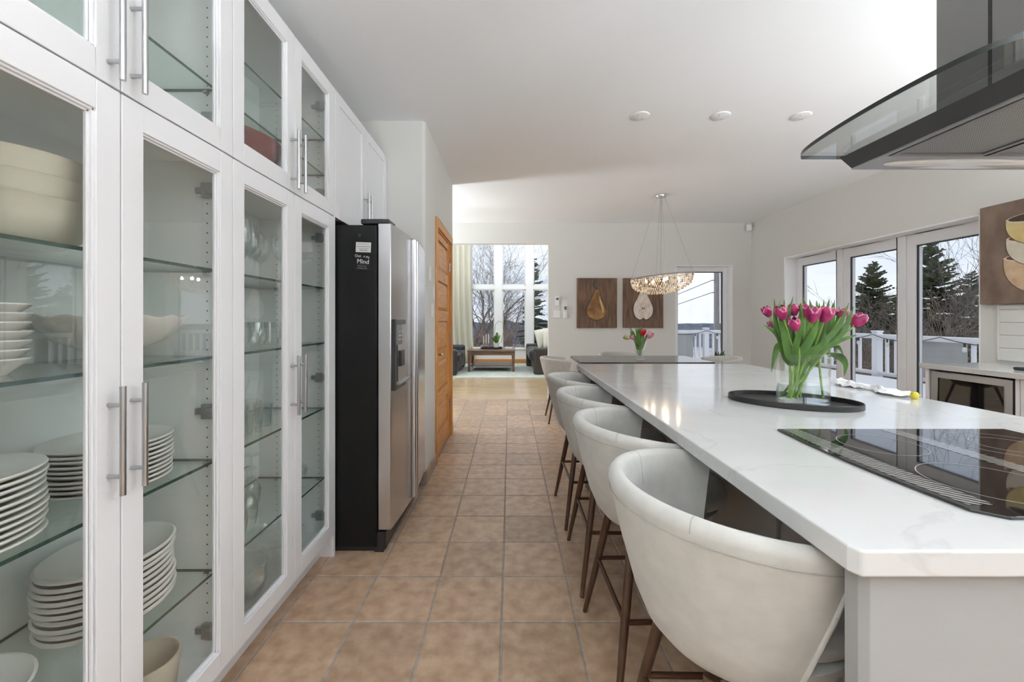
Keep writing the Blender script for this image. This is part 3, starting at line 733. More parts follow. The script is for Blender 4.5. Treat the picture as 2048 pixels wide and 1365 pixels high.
    for s_, px, py, sz, mm, rot in (('Out', 716, 514.5, .020, 'ink', 3), ('of', 728.5, 515, .012, 'ink', -12), ('My', 735.5, 517, .017, 'ink', 4), ('Mind', 726, 527.5, .033, 'ink', 5), ('BACK IN', 724, 533.8, .0115, 'inkg', 3), ('5 MINUTES', 724, 538.6, .0115, 'inkg', 3)):
        me = text_mesh(s_, sz); me.materials.clear(); me.materials.append(M[mm])
        o = bpy.data.objects.new('lettering', me); COL.objects.link(o); p = P(px, py, y0)
        o.matrix_world = Matrix.Translation((p.x, y0 - .002, p.z)) @ Matrix.Rotation(R(rot), 4, 'Y') @ Matrix.Rotation(R(90), 4, 'X')
        o.parent = q; o.matrix_parent_inverse = Matrix.Translation(-q.location)
fridge()
M['inkg'].node_tree.nodes['Principled BSDF'].inputs['Base Color'].default_value = (.2, .2, .2, 1)

# ------------------------------------------------------------------ island
IH = .91; IX0, IX1, IY0, IY1 = .507, 1.78, .607, 3.13
def island():
    r = thing('kitchen_island', 'long white kitchen island base with a solid end panel, under the quartz top', 'island', (1.2, 1.85, 0))
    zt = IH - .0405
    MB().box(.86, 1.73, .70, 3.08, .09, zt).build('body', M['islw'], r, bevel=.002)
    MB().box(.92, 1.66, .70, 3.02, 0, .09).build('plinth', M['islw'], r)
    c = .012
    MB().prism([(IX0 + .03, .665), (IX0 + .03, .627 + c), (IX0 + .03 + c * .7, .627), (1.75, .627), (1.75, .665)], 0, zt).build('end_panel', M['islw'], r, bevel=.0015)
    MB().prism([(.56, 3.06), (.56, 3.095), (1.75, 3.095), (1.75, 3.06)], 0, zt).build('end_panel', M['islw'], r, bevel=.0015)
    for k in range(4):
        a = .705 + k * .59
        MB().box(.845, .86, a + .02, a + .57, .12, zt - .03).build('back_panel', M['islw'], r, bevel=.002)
    t = MB(); c = .016
    t.prism([(IX0, IY0 + c), (IX0 + c * .6, IY0), (IX1 - c, IY0), (IX1, IY0 + c), (IX1, IY1 - .01), (IX1 - .01, IY1), (IX0 + .01, IY1), (IX0, IY1 - .01)], IH - .04, IH)
    tag(t.build('countertop', M['quartz'], bevel=.004, seg=3), 'white quartz worktop of the long island, seated on its left side', 'countertop')['label'] = 'long white quartz worktop of the island with cooktop and tulips on it'
island()
def vein():
    m = M['quartz']; n = m.node_tree.nodes; l = m.node_tree.links; b = n['Principled BSDF']; src = b.inputs['Base Color'].links[0].from_socket
    t = n.new('ShaderNodeTexCoord'); z = n.new('ShaderNodeTexNoise'); z.inputs['Scale'].default_value = 1.7; z.inputs['Detail'].default_value = 7; z.inputs['Distortion'].default_value = .7
    a = n.new('ShaderNodeMath'); a.operation = 'SUBTRACT'; a.inputs[1].default_value = .5
    ab = n.new('ShaderNodeMath'); ab.operation = 'ABSOLUTE'
    mr = n.new('ShaderNodeMapRange'); mr.inputs[1].default_value = 0; mr.inputs[2].default_value = .008; mr.inputs[3].default_value = .90; mr.inputs[4].default_value = 1
    mx = n.new('ShaderNodeMixRGB'); mx.blend_type = 'MULTIPLY'; mx.inputs[0].default_value = 1
    l.new(t.outputs['Object'], z.inputs[0]); l.new(z.outputs[0], a.inputs[0]); l.new(a.outputs[0], ab.inputs[0]); l.new(ab.outputs[0], mr.inputs[0])
    l.new(src, mx.inputs[1]); l.new(mr.outputs[0], mx.inputs[2]); l.new(mx.outputs[0], b.inputs['Base Color'])
vein()
def cooktop():
    r = thing('cooktop', 'black glass cooktop with printed burner rings set on the island', 'cooktop', (1.15, .98, IH))
    y0, y1, xr = .698, 1.258, 1.50
    def lx(y): t = (y - y0) / (y1 - y0); return .812 - .017 * math.sin(math.pi * t)
    pts = [(.845, y0)] + [(lx(y0 + .03 + (y1 - y0 - .03) * k / 14), y0 + .03 + (y1 - y0 - .03) * k / 14) for k in range(15)] + [(xr, y1), (xr, y0)]
    MB().prism(pts, IH + .0004, IH + .006).build('glass_top', M['cook'], r, bevel=.0015)
    z0, z1 = IH + .0061, IH + .0065
    h = MB()
    def strip(xa, xb, ya, yb, bow):
        n = 16
        for k in range(n):
            a, b = ya + (yb - ya) * k / n, ya + (yb - ya) * (k + 1) / n
            oa = lx(a) - .812 if bow else 0; ob = lx(b) - .812 if bow else 0
            h.add([(xa + oa, a, z1), (xb + oa * .3, a, z1), (xb + ob * .3, b, z1), (xa + ob, b, z1)], [(0, 1, 2, 3)])
    strip(.826, .872, y0 + .045, y1 - .004, True); strip(1.115, 1.165, y0 + .01, y1 - .004, False)
    h.build('hatched_band', M['hatch'], r)
    for (x, y, rad) in ((.985, 1.10, .092), (.985, .845, .112), (1.32, 1.095, .118), (1.32, 1.095, .072), (1.32, .83, .085)):
        q = MB()
        q.grid(lambda i, j: (x + (rad + j * .0018) * math.cos(i * math.pi / 28), y + (rad + j * .0018) * math.sin(i * math.pi / 28), z1 + .0001), 56, 2, closeu=True)
        q.build('burner_ring', M['ring'], r)
cooktop()
# tray and tulips
TC = Vector((1.14, 1.675)); TA = R(-33)
def tray():
    prof = [(0, 0), (.985, 0), (1, .002), (1, .020), (.99, .0215), (.978, .020), (.978, .0045), (0, .004)]
    o = MB().lathe(prof, (0, 0, 0), 72, 0, .228, .152).build('serving_tray', M['tray'], smooth=40); o.location = (TC.x, TC.y, IH + .0005); o.rotation_euler.z = TA
    tag(o, 'black oval metal tray under the tulip vase on the island', 'tray')
tray()
VC = Vector((1.168, 1.650)); VZ = IH + .0052
def vase():
    r = thing('vase', 'clear oval glass vase with water and pink tulips on the black tray', 'vase', (VC.x, VC.y, VZ))
    H = .196; t = .035
    prof = [(0, 0), (.97, 0), (1, .004), (1, H - .001), (.985, H), (.965, H - .001), (.965, .016), (.94, .012), (0, .012)]
    MB().lathe(prof, (VC.x, VC.y, VZ), 64, 0, .094, .058, R(-12)).build('body', M['vase'], r, smooth=40)
    MB().lathe([(0, .0135), (.93, .0135), (.955, .018), (.955, .074), (.962, .0765), (.955, .0755), (0, .075)], (VC.x, VC.y, VZ), 64, 0, .094, .058, R(-12)).build('water', M['water'], r, smooth=40)
vase()
def leaf_mesh(mb, pts, w, fold=.25, side=None, m=0, n=14):
    # pts: control points (Catmull-Rom), w: max width; a pointed folded blade
    pts = [Vector(p) for p in pts]
    q = [pts[0] * 2 - pts[1]] + pts + [pts[-1] * 2 - pts[-2]]
    out = []
    segs = len(pts) - 1
    for k in range(n + 1):
        u = k / n * segs; i = min(int(u), segs - 1); t = u - i
        a, b, c, d = q[i], q[i + 1], q[i + 2], q[i + 3]
        out.append(.5 * ((2 * b) + (c - a) * t + (2 * a - 5 * b + 4 * c - d) * t * t + (3 * b - a - 3 * c + d) * t ** 3))
    side = Vector(side or (1, -.25, 0)).normalized(); base = len(mb.v)
    for k, p in enumerate(out):
        t = k / n; d = (out[min(k + 1, n)] - out[max(k - 1, 0)]).normalized()
        s = (side - d * side.dot(d)); s = s.normalized() if s.length > .05 else d.orthogonal().normalized()
        nn = d.cross(s).normalized()
        ww = w * .5 * (math.sin(math.pi * min(1, t * .92 + .08)) ** .75) * (1 - .25 * t) + .0006
        mb.v += [tuple(p - s * ww + nn * ww * fold), tuple(p), tuple(p + s * ww + nn * ww * fold)]
    for k in range(n):
        b = base + k * 3
        mb.f += [[b, b + 1, b + 4, b + 3], [b + 1, b + 2, b + 5, b + 4]]; mb.m += [m, m]
def bloom_mesh(mb, c, d, h=.052, r=.021, openq=.25, m=0, me=1, nose=1.0):
    d = Vector(d).normalized(); u = d.orthogonal().normalized(); w = d.cross(u); ph = random.uniform(0, 6)
    for ring in range(2):
        for k in range(3):
            a0 = ph + k * 2 * math.pi / 3 + ring * math.pi / 3; base = len(mb.v); nu, nv = 7, 8
            for j in range(nv):
                t = j / (nv - 1)
                rad = r * (math.sin(math.pi * (.12 + .62 * t)) ** .8) * (1 + openq * t * t) * (1 - .06 * ring)
                half = 1.12 * math.cos(max(0, t - .45) / .55 * math.pi / 2 * .93)
                for i in range(nu):
                    a = a0 + (i / (nu - 1) - .5) * 2 * half
                    rr = rad * (1 - .05 * abs(i / (nu - 1) - .5))
                    mb.v.append(tuple(c + d * (h * t) + (u * math.cos(a) + w * math.sin(a)) * rr))
            for j in range(nv - 1):
                for i in range(nu - 1):
                    mb.f.append([base + j * nu + i, base + j * nu + i + 1, base + (j + 1) * nu + i + 1, base + (j + 1) * nu + i])
                    mb.m.append(me if (i in (0, nu - 2) and j > 3) else m)
def tulips():
    S = 5.686
    def Q(cx, cy, Y): return P(1480 + cx / S, 580 + cy / S, Y)
    # bloom centre (crop px), depth, size, leaves: lists of (via..., tip) in crop px
    data = [
        ((335, 240), 1.66, .8, (600, 1230), [((560, 800), (420, 430), (390, 105)), ((520, 760), (440, 520), (262, 390))]),
        ((495, 252), 1.62, 1.0, (560, 1240), [((600, 780), (480, 420), (450, 120)), ((560, 760), (500, 430), (505, 110))]),
        ((615, 225), 1.69, .9, (520, 1220), [((640, 760), (560, 350), (605, 75)), ((640, 700), (560, 380), (500, 250))]),
        ((628, 385), 1.585, .95, (610, 1250), [((690, 740), (680, 480), (700, 320))]),
        ((735, 232), 1.68, 1.0, (540, 1235), [((720, 740), (700, 350), (700, 145)), ((700, 700), (750, 300), (715, 75))]),
        ((820, 272), 1.60, 1.15, (575, 1250), [((740, 760), (830, 520), (890, 360)), ((760, 700), (830, 330), (790, 110))]),
        ((950, 278), 1.61, 1.15, (500, 1240), [((760, 760), (930, 640), (968, 470)), ((790, 720), (880, 330), (870, 120))]),
        ((1145, 255), 1.68, .75, (920, 1270), [((820, 740), (940, 380), (955, 105)), ((830, 730), (960, 400), (1015, 105))]),
        ((1300, 328), 1.63, 1.05, (480, 1200), [((850, 720), (1120, 430), (1240, 145)), ((880, 740), (1180, 460), (1290, 190)), ((960, 690), (1120, 590), (1330, 512))]),
        ((1225, 322), 1.70, .8, (590, 1200), [((850, 720), (1000, 420), (1060, 150)), ((860, 720), (1050, 420), (1075, 110))]),
        ((372, 392), 1.69, .6, (545, 1180), [((540, 780), (470, 640), (410, 700), (355, 935))]),
        ((1070, 250), 1.71, .5, (560, 1190), [((880, 740), (1060, 560), (1130, 190)), ((960, 700), (1080, 730), (1190, 830), (1185, 980))]),
        ((885, 245), 1.70, .75, (640, 1190), [((780, 740), (920, 420), (900, 150)), ((940, 690), (1080, 640), (1170, 730))]),
        ((720, 300), 1.71, .6, (660, 1230), [((650, 740), (600, 560), (520, 330)), ((690, 720), (780, 420), (800, 250))]),
    ]
    for i, (b, Y, s, base, leaves) in enumerate(data):
        c = Q(b[0], b[1], Y)
        bx = Q(base[0], base[1], 1.65); bx.y = VC.y + random.uniform(-.028, .028)
        bx.x = min(max(bx.x, VC.x - .07), VC.x + .07); bx.z = VZ + .022
        mouth = Vector((VC.x + (c.x - VC.x) * .42, VC.y + (c.y - VC.y) * .45, VZ + .19))
        mouth.x = min(max(mouth.x, VC.x - .07), VC.x + .07)
        lab = {0: 'pink tulip in the oval vase leaning furthest toward the bar stools', 1: 'full pink tulip between the stool-side bloom and the bouquet middle',
               3: 'pink tulip hanging lowest in the bouquet of the oval vase', 5: 'large open pink tulip in the middle of the oval vase bouquet',
               6: 'large closed pink tulip beside the large open one in the bouquet', 8: 'large pink tulip in the oval vase leaning furthest toward the glass doors',
               10: 'small half-hidden pink tulip under the stool-side bloom'}.get(i, 'pink tulip half hidden among the leaves in the oval vase')
        t = thing('tulip', lab, 'tulip', bx, 'pink tulips in the oval vase')
        top = c - Vector((0, 0, .026 * s))
        d = Vector(((c.x - mouth.x) * 1.1, (c.y - mouth.y) * .8, .16))
        pts = []
        for k in range(9):
            u = k / 8; m1 = mouth + (top - mouth) * .55 + Vector(((top.x - mouth.x) * .12, 0, .01))
            p = bx.lerp(mouth, u * 2) if u < .5 else mouth.lerp(top, (u - .5) * 2)
            pts.append(p)
        sm = [pts[0]] + [(pts[k - 1] + pts[k] * 2 + pts[k + 1]) / 4 for k in range(1, 8)] + [pts[-1]]
        MB().tube(sm, [.0042] * 5 + [.0036] * 4, 8).build('stem', M['stem'], t, smooth=60)
        if s > 0:
            bm = MB(); bloom_mesh(bm, top - Vector((0, 0, .002)), d, .054 * s, .0215 * s, random.uniform(0, .3))
            bm.build('bloom', [M['bloom'], M['blooml']], t, smooth=70, fix=False)
        for lv in leaves:
            L = MB(); st = bx.lerp(mouth, .75) + Vector((random.uniform(-.006, .006), 0, 0))
            dy = random.uniform(-.03, .01)
            cps = [st] + [Q(p[0], p[1], Y + dy * (k + 1) / len(lv)) for k, p in enumerate(lv)]
            cps[1].x = min(max(cps[1].x, VC.x - .075), VC.x + .075); cps[1].y = VC.y + min(max(cps[1].y - VC.y, -.035), .035)
            wd = .036 if len(lv) == 4 or lv[-1] in ((968, 470), (890, 360)) else random.uniform(.022, .031)
            leaf_mesh(L, cps, wd, .3, (1, random.uniform(-.5, .1), random.uniform(-.1, .1)))
            L.build('leaf', M['leaf'], t, smooth=60, fix=False)
tulips()
# crumpled tissue wrap with a yellow tie near the far edge of the island
def tissue():
    r = thing('tissue_wrap', 'crumpled white tissue with a yellow tie on the window-side island edge', 'paper', (1.7, 1.9, IH))
    mb = MB(); nu, nv = 26, 9
    def fn(i, j):
        u = i / (nu - 1); v = j / (nv - 1) - .5
        y = 2.18 - u * .40; w = .035 + .02 * math.sin(u * 9)
        x = 1.715 + v * w * 2 + .01 * math.sin(u * 14)
        h = .006 + .030 * max(0, math.cos(v * math.pi)) * (.55 + .45 * noise.noise((u * 9, v * 5, 3))) * (1 if .03 < u < .97 else .3)
        return (x, y, IH + .001 + max(.001, h + .012 * noise.noise((u * 25, v * 11, 1))))
    mb.grid(fn, nu, nv); mb.build('tissue', M['paper'], r, fix=False, solid=.001)
    MB().lathe([(0, 0), (.010, 0), (.014, .006), (.014, .022), (.010, .028), (0, .028)], (1.715, 1.755, IH + .001), 14).build('tie', M['lemon'], r, smooth=40)
tissue()

# ------------------------------------------------------------------ stools and dining chairs
def seat_shell(root, dz, foot):
    po = [(.13, .507), (.175, .530), (.205, .565), (.230, .625), (.262, .74), (.282, .83), (.290, .862), (.289, .874), (.282, .884), (.270, .888), (.258, .884), (.251, .872), (.243, .80), (.232, .70), (.212, .64), (.19, .61)]
    if foot is False: po = [(r, z if z < .6 else .6 + (z - .6) * .95) for r, z in po]
    n = 44
    def th(z): return R(93 + 9 * max(0, min(1, (z - .60) / .28)))
    def pt(rz, a, o=0): return ((rz[0] + o) * math.cos(math.pi + a) * 1.0, (rz[0] + o) * math.sin(math.pi + a) * .962, rz[1] + dz - .032 * (abs(a) / 1.75) ** 2 * max(0, (rz[1] - .6) / .28))
    b = MB()
    b.grid(lambda i, j: pt(po[j], (2 * i / n - 1) * th(po[j][1])), n + 1, len(po))
    k = len(po)
    b.f.append(list(range(k))); b.m.append(0); b.f.append([n * k + j for j in range(k)]); b.m.append(0)
    for j in range(0, n):   # close the underside
        b.f.append([j * k, (j + 1) * k, (j + 1) * k + k - 1, j * k + k - 1]); b.m.append(0)
    bk = b.build('backrest', M['fabric'], root, smooth=60)
    for sg in (-1, 1):   # piping on the two front edges and stitched seams
        MB().tube([pt((r, z), sg * th(z), .001) for r, z in po[2:9]], .0045, 6).build('piping', M['fabric'], bk, smooth=60)
        MB().tube([pt((r, z), sg * R(48), .0002) for r, z in po[6:13]], .0011, 5).build('seam', M['seam'], bk)
    a_ = []
    for i in range(61):
        a_.append(pt((.2875, .846 if foot else .8335), (i / 30 - 1) * th(.85)))
    MB().tube(a_, .0009, 5).build('seam', M['seam'], bk)
    MB().lathe([(0, .500), (.12, .503), (.17, .528), (.20, .565), (.210, .598), (.2, .604), (0, .604)], (.012, 0, dz), 40).build('seat_pan', M['fabric'], root, smooth=50)
    MB().lathe([(0, .6045), (.19, .6045), (.212, .618), (.217, .642), (.208, .664), (.18, .674), (0, .680)], (.028, 0, dz), 44, 0, 1.05, .965).build('seat', M['fabric'], root, smooth=60)
def stool_proto():
    r = thing('bar_stool', 'x', 'bar stool', (0, 0, 0), 'upholstered bar stools along the island')
    seat_shell(r, 0, True)
    pts = {}
    for sx in (-1, 1):
        for sy in (-1, 1):
            a, b = Vector((sx * .115, sy * .125, .522)), Vector((sx * .20 + .0, sy * .24, 0))
            MB().tube([a, a.lerp(b, .5), b], [.0165, .0145, .0095], 12).build('leg', M['walnut'], r, smooth=50)
            pts[sx, sy] = a.lerp(b, .5)
    for p, q in (((-1, -1), (-1, 1)), ((1, -1), (1, 1)), ((-1, -1), (1, -1)), ((-1, 1), (1, 1))):
        MB().tube([pts[p], pts[q]], .0085, 8).build('footrest_bar', M['bronze'], r, smooth=50)
    return r
def chair_proto():
    r = thing('dining_chair', 'x', 'dining chair', (0, 0, 0), 'upholstered dining chairs around the dark table')
    seat_shell(r, -.09, False)
    for sx in (-1, 1):
        for sy in (-1, 1):
            a, b = Vector((sx * .115, sy * .125, .432)), Vector((sx * .20, sy * .223, 0))
            MB().tube([a, b], [.0165, .0095], 12).build('leg', M['walnut'], r, smooth=50)
    return r
st = stool_proto(); sx0 = .528
SL = ['greige barrel-back bar stool at the cooktop end of the island', 'greige barrel-back bar stool, second from the cooktop end of the island',
      'greige barrel-back bar stool, third from the cooktop end of the island', 'greige barrel-back bar stool at the dining-table end of the island']
for k, (yy, rz) in enumerate(((.965, -1), (1.535, 1.5), (2.095, -1), (2.69, 1))):
    o = st if k == 0 else dup(st)
    o.location = (sx0, yy, 0); o.rotation_euler.z = R(rz); o['label'] = SL[k]
ch = chair_proto()
for k, (x, y, rz, lb) in enumerate(((.665, 5.13, 0, 'greige dining chair at the end of the dark table toward the passage'), (2.56, 5.13, 180, 'pale dining chair at the window end of the dark table'), (1.52, 5.72, -90, 'greige dining chair against the far side of the dark table, under the paintings'))):
    o = ch if k == 0 else dup(ch)
    o.location = (x, y, 0); o.rotation_euler.z = R(rz); o['label'] = lb
# dining table
def dining_table():
    r = thing('dining_table', 'dark grey glossy rectangular dining table beyond the island', 'table', (1.6, 5.17, 0))
    x0, x1, y0, y1, z = .82, 2.36, 4.74, 5.60, .752
    t = MB(); c = .02
    t.prism([(x0, y0 + c), (x0 + c, y0), (x1 - c, y0), (x1, y0 + c), (x1, y1 - c), (x1 - c, y1), (x0 + c, y1), (x0, y1 - c)], z - .034, z)
    t.build('table_top', M['table'], r, bevel=.004)
    for x in (x0 + .13, x1 - .13):
        for y in (y0 + .1, y1 - .1): MB().box(x - .035, x + .035, y - .035, y + .035, 0, z - .0342).build('leg', M['hoodd'], r, bevel=.004)
    MB().box(x0 + .13, x1 - .13, y0 + .085, y0 + .11, z - .11, z - .0345).box(x0 + .13, x1 - .13, y1 - .11, y1 - .085, z - .11, z - .0345).build('apron', M['hoodd'], r)
    # footed vase of tulips
    vx, vy = PX(1280, 5.05), 5.05; v = thing('vase', 'tall flared clear glass vase of mixed tulips on the dark table', 'vase', (vx, vy, z))
    H = .27
    prof = [(0, 0), (.058, 0), (.06, .006), (.045, .018), (.038, .035), (.042, .05), (.068, .15), (.092, H), (.089, H), (.064, .15), (.038, .056), (0, .045)]
    MB().lathe(prof, (vx, vy, z + .0005), 32).build('body', M['vase'], v, smooth=40)
    MB().lathe([(0, .048), (.036, .056), (.052, .11), (0, .11)], (vx, vy, z + .0005), 28).build('water', M['water'], v, smooth=40)
    heads = [((690, 410), 'bloomr', 1.3, 'red tulip standing highest in the flared vase on the dark table'), ((855, 480), 'bloomp', 1.35, 'pale pink tulip leaning to the window side of the flared vase'),
             ((400, 520), 'bloomp', 1.0, 'small pale pink tulip leaning to the passage side of the flared vase'), ((240, 520), 'bloomg', 1.0, 'greenish tulip bud drooping over the flared vase rim')]
    S = 15.17
    for (h, mm, s, lb) in heads:
        c = P(1240 + h[0] / S, 640 + h[1] / S, 5.03 + random.uniform(-.02, .03)); b = Vector((vx + random.uniform(-.02, .02), vy + random.uniform(-.02, .02), z + .06))
        t = thing('tulip', lb, 'tulip', b); top = c - Vector((0, 0, .03))
        mid = Vector((vx + (c.x - vx) * .45, vy, z + .25))
        MB().tube([b, b.lerp(mid, .5), mid, mid.lerp(top, .6) + Vector((0, 0, .012)), top], .0055, 8).build('stem', M['stem'], t, smooth=60)
        bm = MB(); bloom_mesh(bm, top, (c - mid) + Vector((0, 0, .05)), .062 * s, .026 * s, .2); bm.build('bloom', [M[mm], M[mm]], t, smooth=70, fix=False)
        for q in range(4):
            a = random.uniform(-1, 1); L = MB(); tip = Vector((vx + a * .13, vy + random.uniform(-.06, .06), z + random.uniform(.33, .43)))
            leaf_mesh(L, [b.lerp(mid, .3), Vector((vx + a * .045, vy + random.uniform(-.02, .02), z + .2)), tip], .045, .3)
            L.build('leaf', M['leaf'], t, smooth=60, fix=False)
dining_table()

# ------------------------------------------------------------------ range hood
def hood():
    r = thing('range_hood', 'island range hood with a curved glass canopy and grey steel chimney, hung from the ceiling', 'range hood', (1.35, 1.02, 1.718))
    Hg = 1.752; y0, y1 = .74, 1.305; yc = (y0 + y1) / 2; xc = 1.35
    def bow(y): t = (y - yc) / ((y1 - y0) / 2); return .484 - .030 * t * t - .022 * t ** 10
    n = 28; L = [(xc - bow(y0 + (y1 - y0) * k / n), y0 + (y1 - y0) * k / n) for k in range(n + 1)]
    pts = L + [(2 * xc - x, y) for x, y in L[::-1]]
    MB().prism(pts, Hg, Hg + .0115, m=0, mside=1).build('canopy_glass', [M['hglass'], M['hedge']], r, smooth=30)
    b = MB(); bx0, bx1 = 1.03, 1.67; d = .034
    ya, yb = y0 + .03, y1 - .012
    b.add([(bx0, ya, Hg - .0005), (bx1, ya, Hg - .0005), (bx1, yb, Hg - .0005), (bx0, yb, Hg - .0005), (bx0 + d, ya + d * .6, Hg - d), (bx1 - d, ya + d * .6, Hg - d), (bx1 - d, yb - .004, Hg - d), (bx0 + d, yb - .004, Hg - d)],
          [(0, 1, 2, 3), (0, 4, 5, 1), (1, 5, 6, 2), (2, 6, 7, 3), (3, 7, 4, 0)], 0)
    zz = Hg - d
    # underside frame around two sloping filters, and the lamp strip
    b.box(bx0 + d, bx1 - d, yb - .11, yb - .004, zz - .004, zz, 1)
    b.box(bx0 + d, bx1 - d, ya + d * .6, ya + d * .6 + .03, zz - .004, zz, 1)
    b.box(bx0 + d, bx0 + d + .014, ya + .05, yb - .11, zz - .004, zz, 1).box(bx1 - d - .014, bx1 - d, ya + .05, yb - .11, zz - .004, zz, 1)
    b.build('body', [M['hoodd'], M['steel']], r)
    for xa, xb in ((bx0 + d + .016, xc - .006), (xc + .006, bx1 - d - .016)):
        f = MB(); fy0, fy1 = ya + .055, yb - .115
        f.box(xa, xb, fy0, fy0 + .014, zz - .006, zz + .002, 1).box(xa, xb, fy1 - .014, fy1, zz - .006, zz + .002, 1).box(xa, xa + .014, fy0 + .014, fy1 - .014, zz - .006, zz + .002, 1).box(xb - .014, xb, fy0 + .014, fy1 - .014, zz - .006, zz + .002, 1)
        f.box(xa + .014, xb - .014, fy0 + .014, fy1 - .014, zz - .002, zz + .001, 0)
        f.build('grease_filter', [M['mesh'], M['hoodm']], r, bevel=.001)
    MB().lathe([(0, 0), (.9, 0), (1, .004), (1, .007), (0, .007)], (xc, yb - .058, zz - .0105), 48, 0, .235, .033).build('lamp_lens', M['lens'], r, smooth=40)
    c = MB(); cx0, cx1, cy0, cy1 = 1.185, 1.515, .952, 1.152
    c.box(cx0, cx1, cy0, cy1, Hg + .012, CEIL - .0005)
    q = c.build('chimney', M['chim'], r, bevel=.003)
    MB().box(cx0 - .0008, cx0 + .002, 1.018, 1.026, Hg + .01, CEIL - .001).build('seam', M['hole'], q)
hood()

# ------------------------------------------------------------------ side counter with the wine cooler
def side_counter():
    xf = 3.20; z = .872
    cab = thing('base_cabinet', 'white base cabinet run under the shiplap wall, housing the wine cooler', 'cabinet', (3.47, 2.2, 0))
    MB().box(xf, 3.735, 3.165, 3.19, 0, z).build('end_panel', M['cab'], cab, bevel=.001)
    MB().box(xf, 3.735, 2.60, 2.622, 0, z).build('side_panel', M['cab'], cab)
    MB().box(3.715, 3.735, 2.622, 3.165, 0, z).build('back_panel', M['cab'], cab)
    MB().box(xf + .022, 3.735, .60, 2.598, .1, z).build('body', M['cab'], cab)
    MB().box(xf + .08, 3.735, .60, 2.598, 0, .1).build('toe_kick', M['cab'], cab)
    for k in range(4):
        a = 2.598 - .4985 * k; d = MB().box(xf, xf + .021, a - .496, a - .002, .103, z - .004).build('door', M['cab'], cab, bevel=.0015)
        MB().tube([(xf - .03, a - .06, .60), (xf - .03, a - .06, .82)], .006, 10).tube([(xf, a - .06, .64), (xf - .03, a - .06, .64)], .0045, 8).tube([(xf, a - .06, .78), (xf - .03, a - .06, .78)], .0045, 8).build('handle', M['steel'], d)
    tag(MB().box(xf - .03, 3.734, .58, 3.21, z + .0005, z + .038).build('countertop', M['quartz'], bevel=.003), 'white quartz worktop of the side counter by the glass doors', 'countertop')
    w = thing('wine_cooler', 'stainless framed wine cooler with a dark glass door in the side counter', 'wine cooler', (3.45, 2.89, 0))
    y0, y1, z0, z1 = 2.638, 3.150, .10, .855
    MB().box(xf + .05, 3.70, y0 + .004, y1 - .004, 0, z1 - .01).build('case', M['blackp'], w)
    f = MB(); s = .045; xa, xb = xf + .002, xf + .042
    d = f.box(xa, xb, y0, y0 + s, z0, z1).box(xa, xb, y1 - s, y1, z0, z1).box(xa, xb, y0 + s, y1 - s, z0, z0 + s).box(xa, xb, y0 + s, y1 - s, z1 - s, z1).build('door_frame', M['steel'], w, bevel=.002)
    MB().box(xa + .008, xb - .008, y0 + s, y1 - s, z0 + s, z1 - s).build('door_glass', M['cook'], d)
    k = MB().box(3.35, 3.60, 2.45, 2.76, z + .039, z + .058); tag(k.build('hot_plate', M['blackp'], bevel=.006), 'flat black appliance lying on the side counter', 'hot plate')
side_counter()

# ------------------------------------------------------------------ chandelier
def chandelier():
    cx, cy = PX(1322, 4.98), 4.98
    r = thing('chandelier', 'oval crystal-drop chandelier on thin wires over the dark dining table', 'chandelier', (cx, cy, 1.55))
    MB().lathe([(0, 0), (.062, 0), (.066, .006), (.066, .032), (0, .032)], (cx, cy, CEIL - .0325), 32).build('ceiling_canopy', M['chrome'], r, smooth=40)
    A, B, rot = .365, .19, R(-36); zt = 1.76
    def el(a, k=1, z=0):
        x, y = A * k * math.cos(a), B * k * math.sin(a)
        return Vector((cx + x * math.cos(rot) - y * math.sin(rot), cy + x * math.sin(rot) + y * math.cos(rot), zt + z + .025 * x / A))
    MB().tube([el(2 * math.pi * k / 60) for k in range(61)], .008, 8, cap=False).build('ring', M['cwire'], r, smooth=60)
    MB().tube([el(0, .98), el(math.pi, .98)], .004, 6).tube([el(math.pi / 2, .98), el(-math.pi / 2, .98)], .004, 6).build('cross_bar', M['cwire'], r)
    for a in (0, math.pi, math.pi / 2, -math.pi / 2):
        top = Vector((cx + .045 * math.cos(a + rot), cy + .045 * math.sin(a + rot), CEIL - .032))
        MB().tube([top, el(a)], .0016, 5).build('wire', M['cwire'], r)
    MB().tube([(cx, cy, CEIL - .03), (cx, cy, zt)], .0035, 6).build('stem', M['cwire'], r)
    d = MB(); random.seed(3)
    def drop(p, s, m):
        v = [p + Vector((0, 0, s)), p + Vector((s * .42, 0, -s * .35)), p + Vector((0, s * .42, -s * .35)), p + Vector((-s * .42, 0, -s * .35)), p + Vector((0, -s * .42, -s * .35)), p + Vector((0, 0, -s))]
        d.add(v, [(0, 1, 2), (0, 2, 3), (0, 3, 4), (0, 4, 1), (5, 2, 1), (5, 3, 2), (5, 4, 3), (5, 1, 4)], m)
    for tier, (k, z, n) in enumerate(((1.0, -.022, 110), (.985, -.048, 104), (.96, -.074, 100), (.93, -.098, 92), (.86, -.122, 84), (.78, -.142, 76), (.68, -.160, 64), (.58, -.176, 54), (.45, -.19, 40), (.3, -.198, 26))):
        for i in range(n):
            a = 2 * math.pi * (i + .5 * (tier % 2)) / n
            drop(el(a, k, z + random.uniform(-.006, .006)), random.uniform(.0125, .0165), 1 if random.random() < .22 else 0)
    stuff(d.build('crystal_drops', [M['crystal'], M['crystald']], r, fix=False))
    for k, a in ((.55, .3), (.55, 2.2), (.5, 3.6), (.55, 5.2), (.1, 0)):
        p = el(a, k, -.045); MB().lathe([(0, -.018), (.012, -.01), (.014, 0), (.009, .014), (.006, .02), (0, .02)], p, 10).build('bulb', M['glow'], r, smooth=60)
        MB().tube([p + Vector((0, 0, .018)), p + Vector((0, 0, .043))], .006, 6).build('socket', M['chrome'], r)
chandelier()

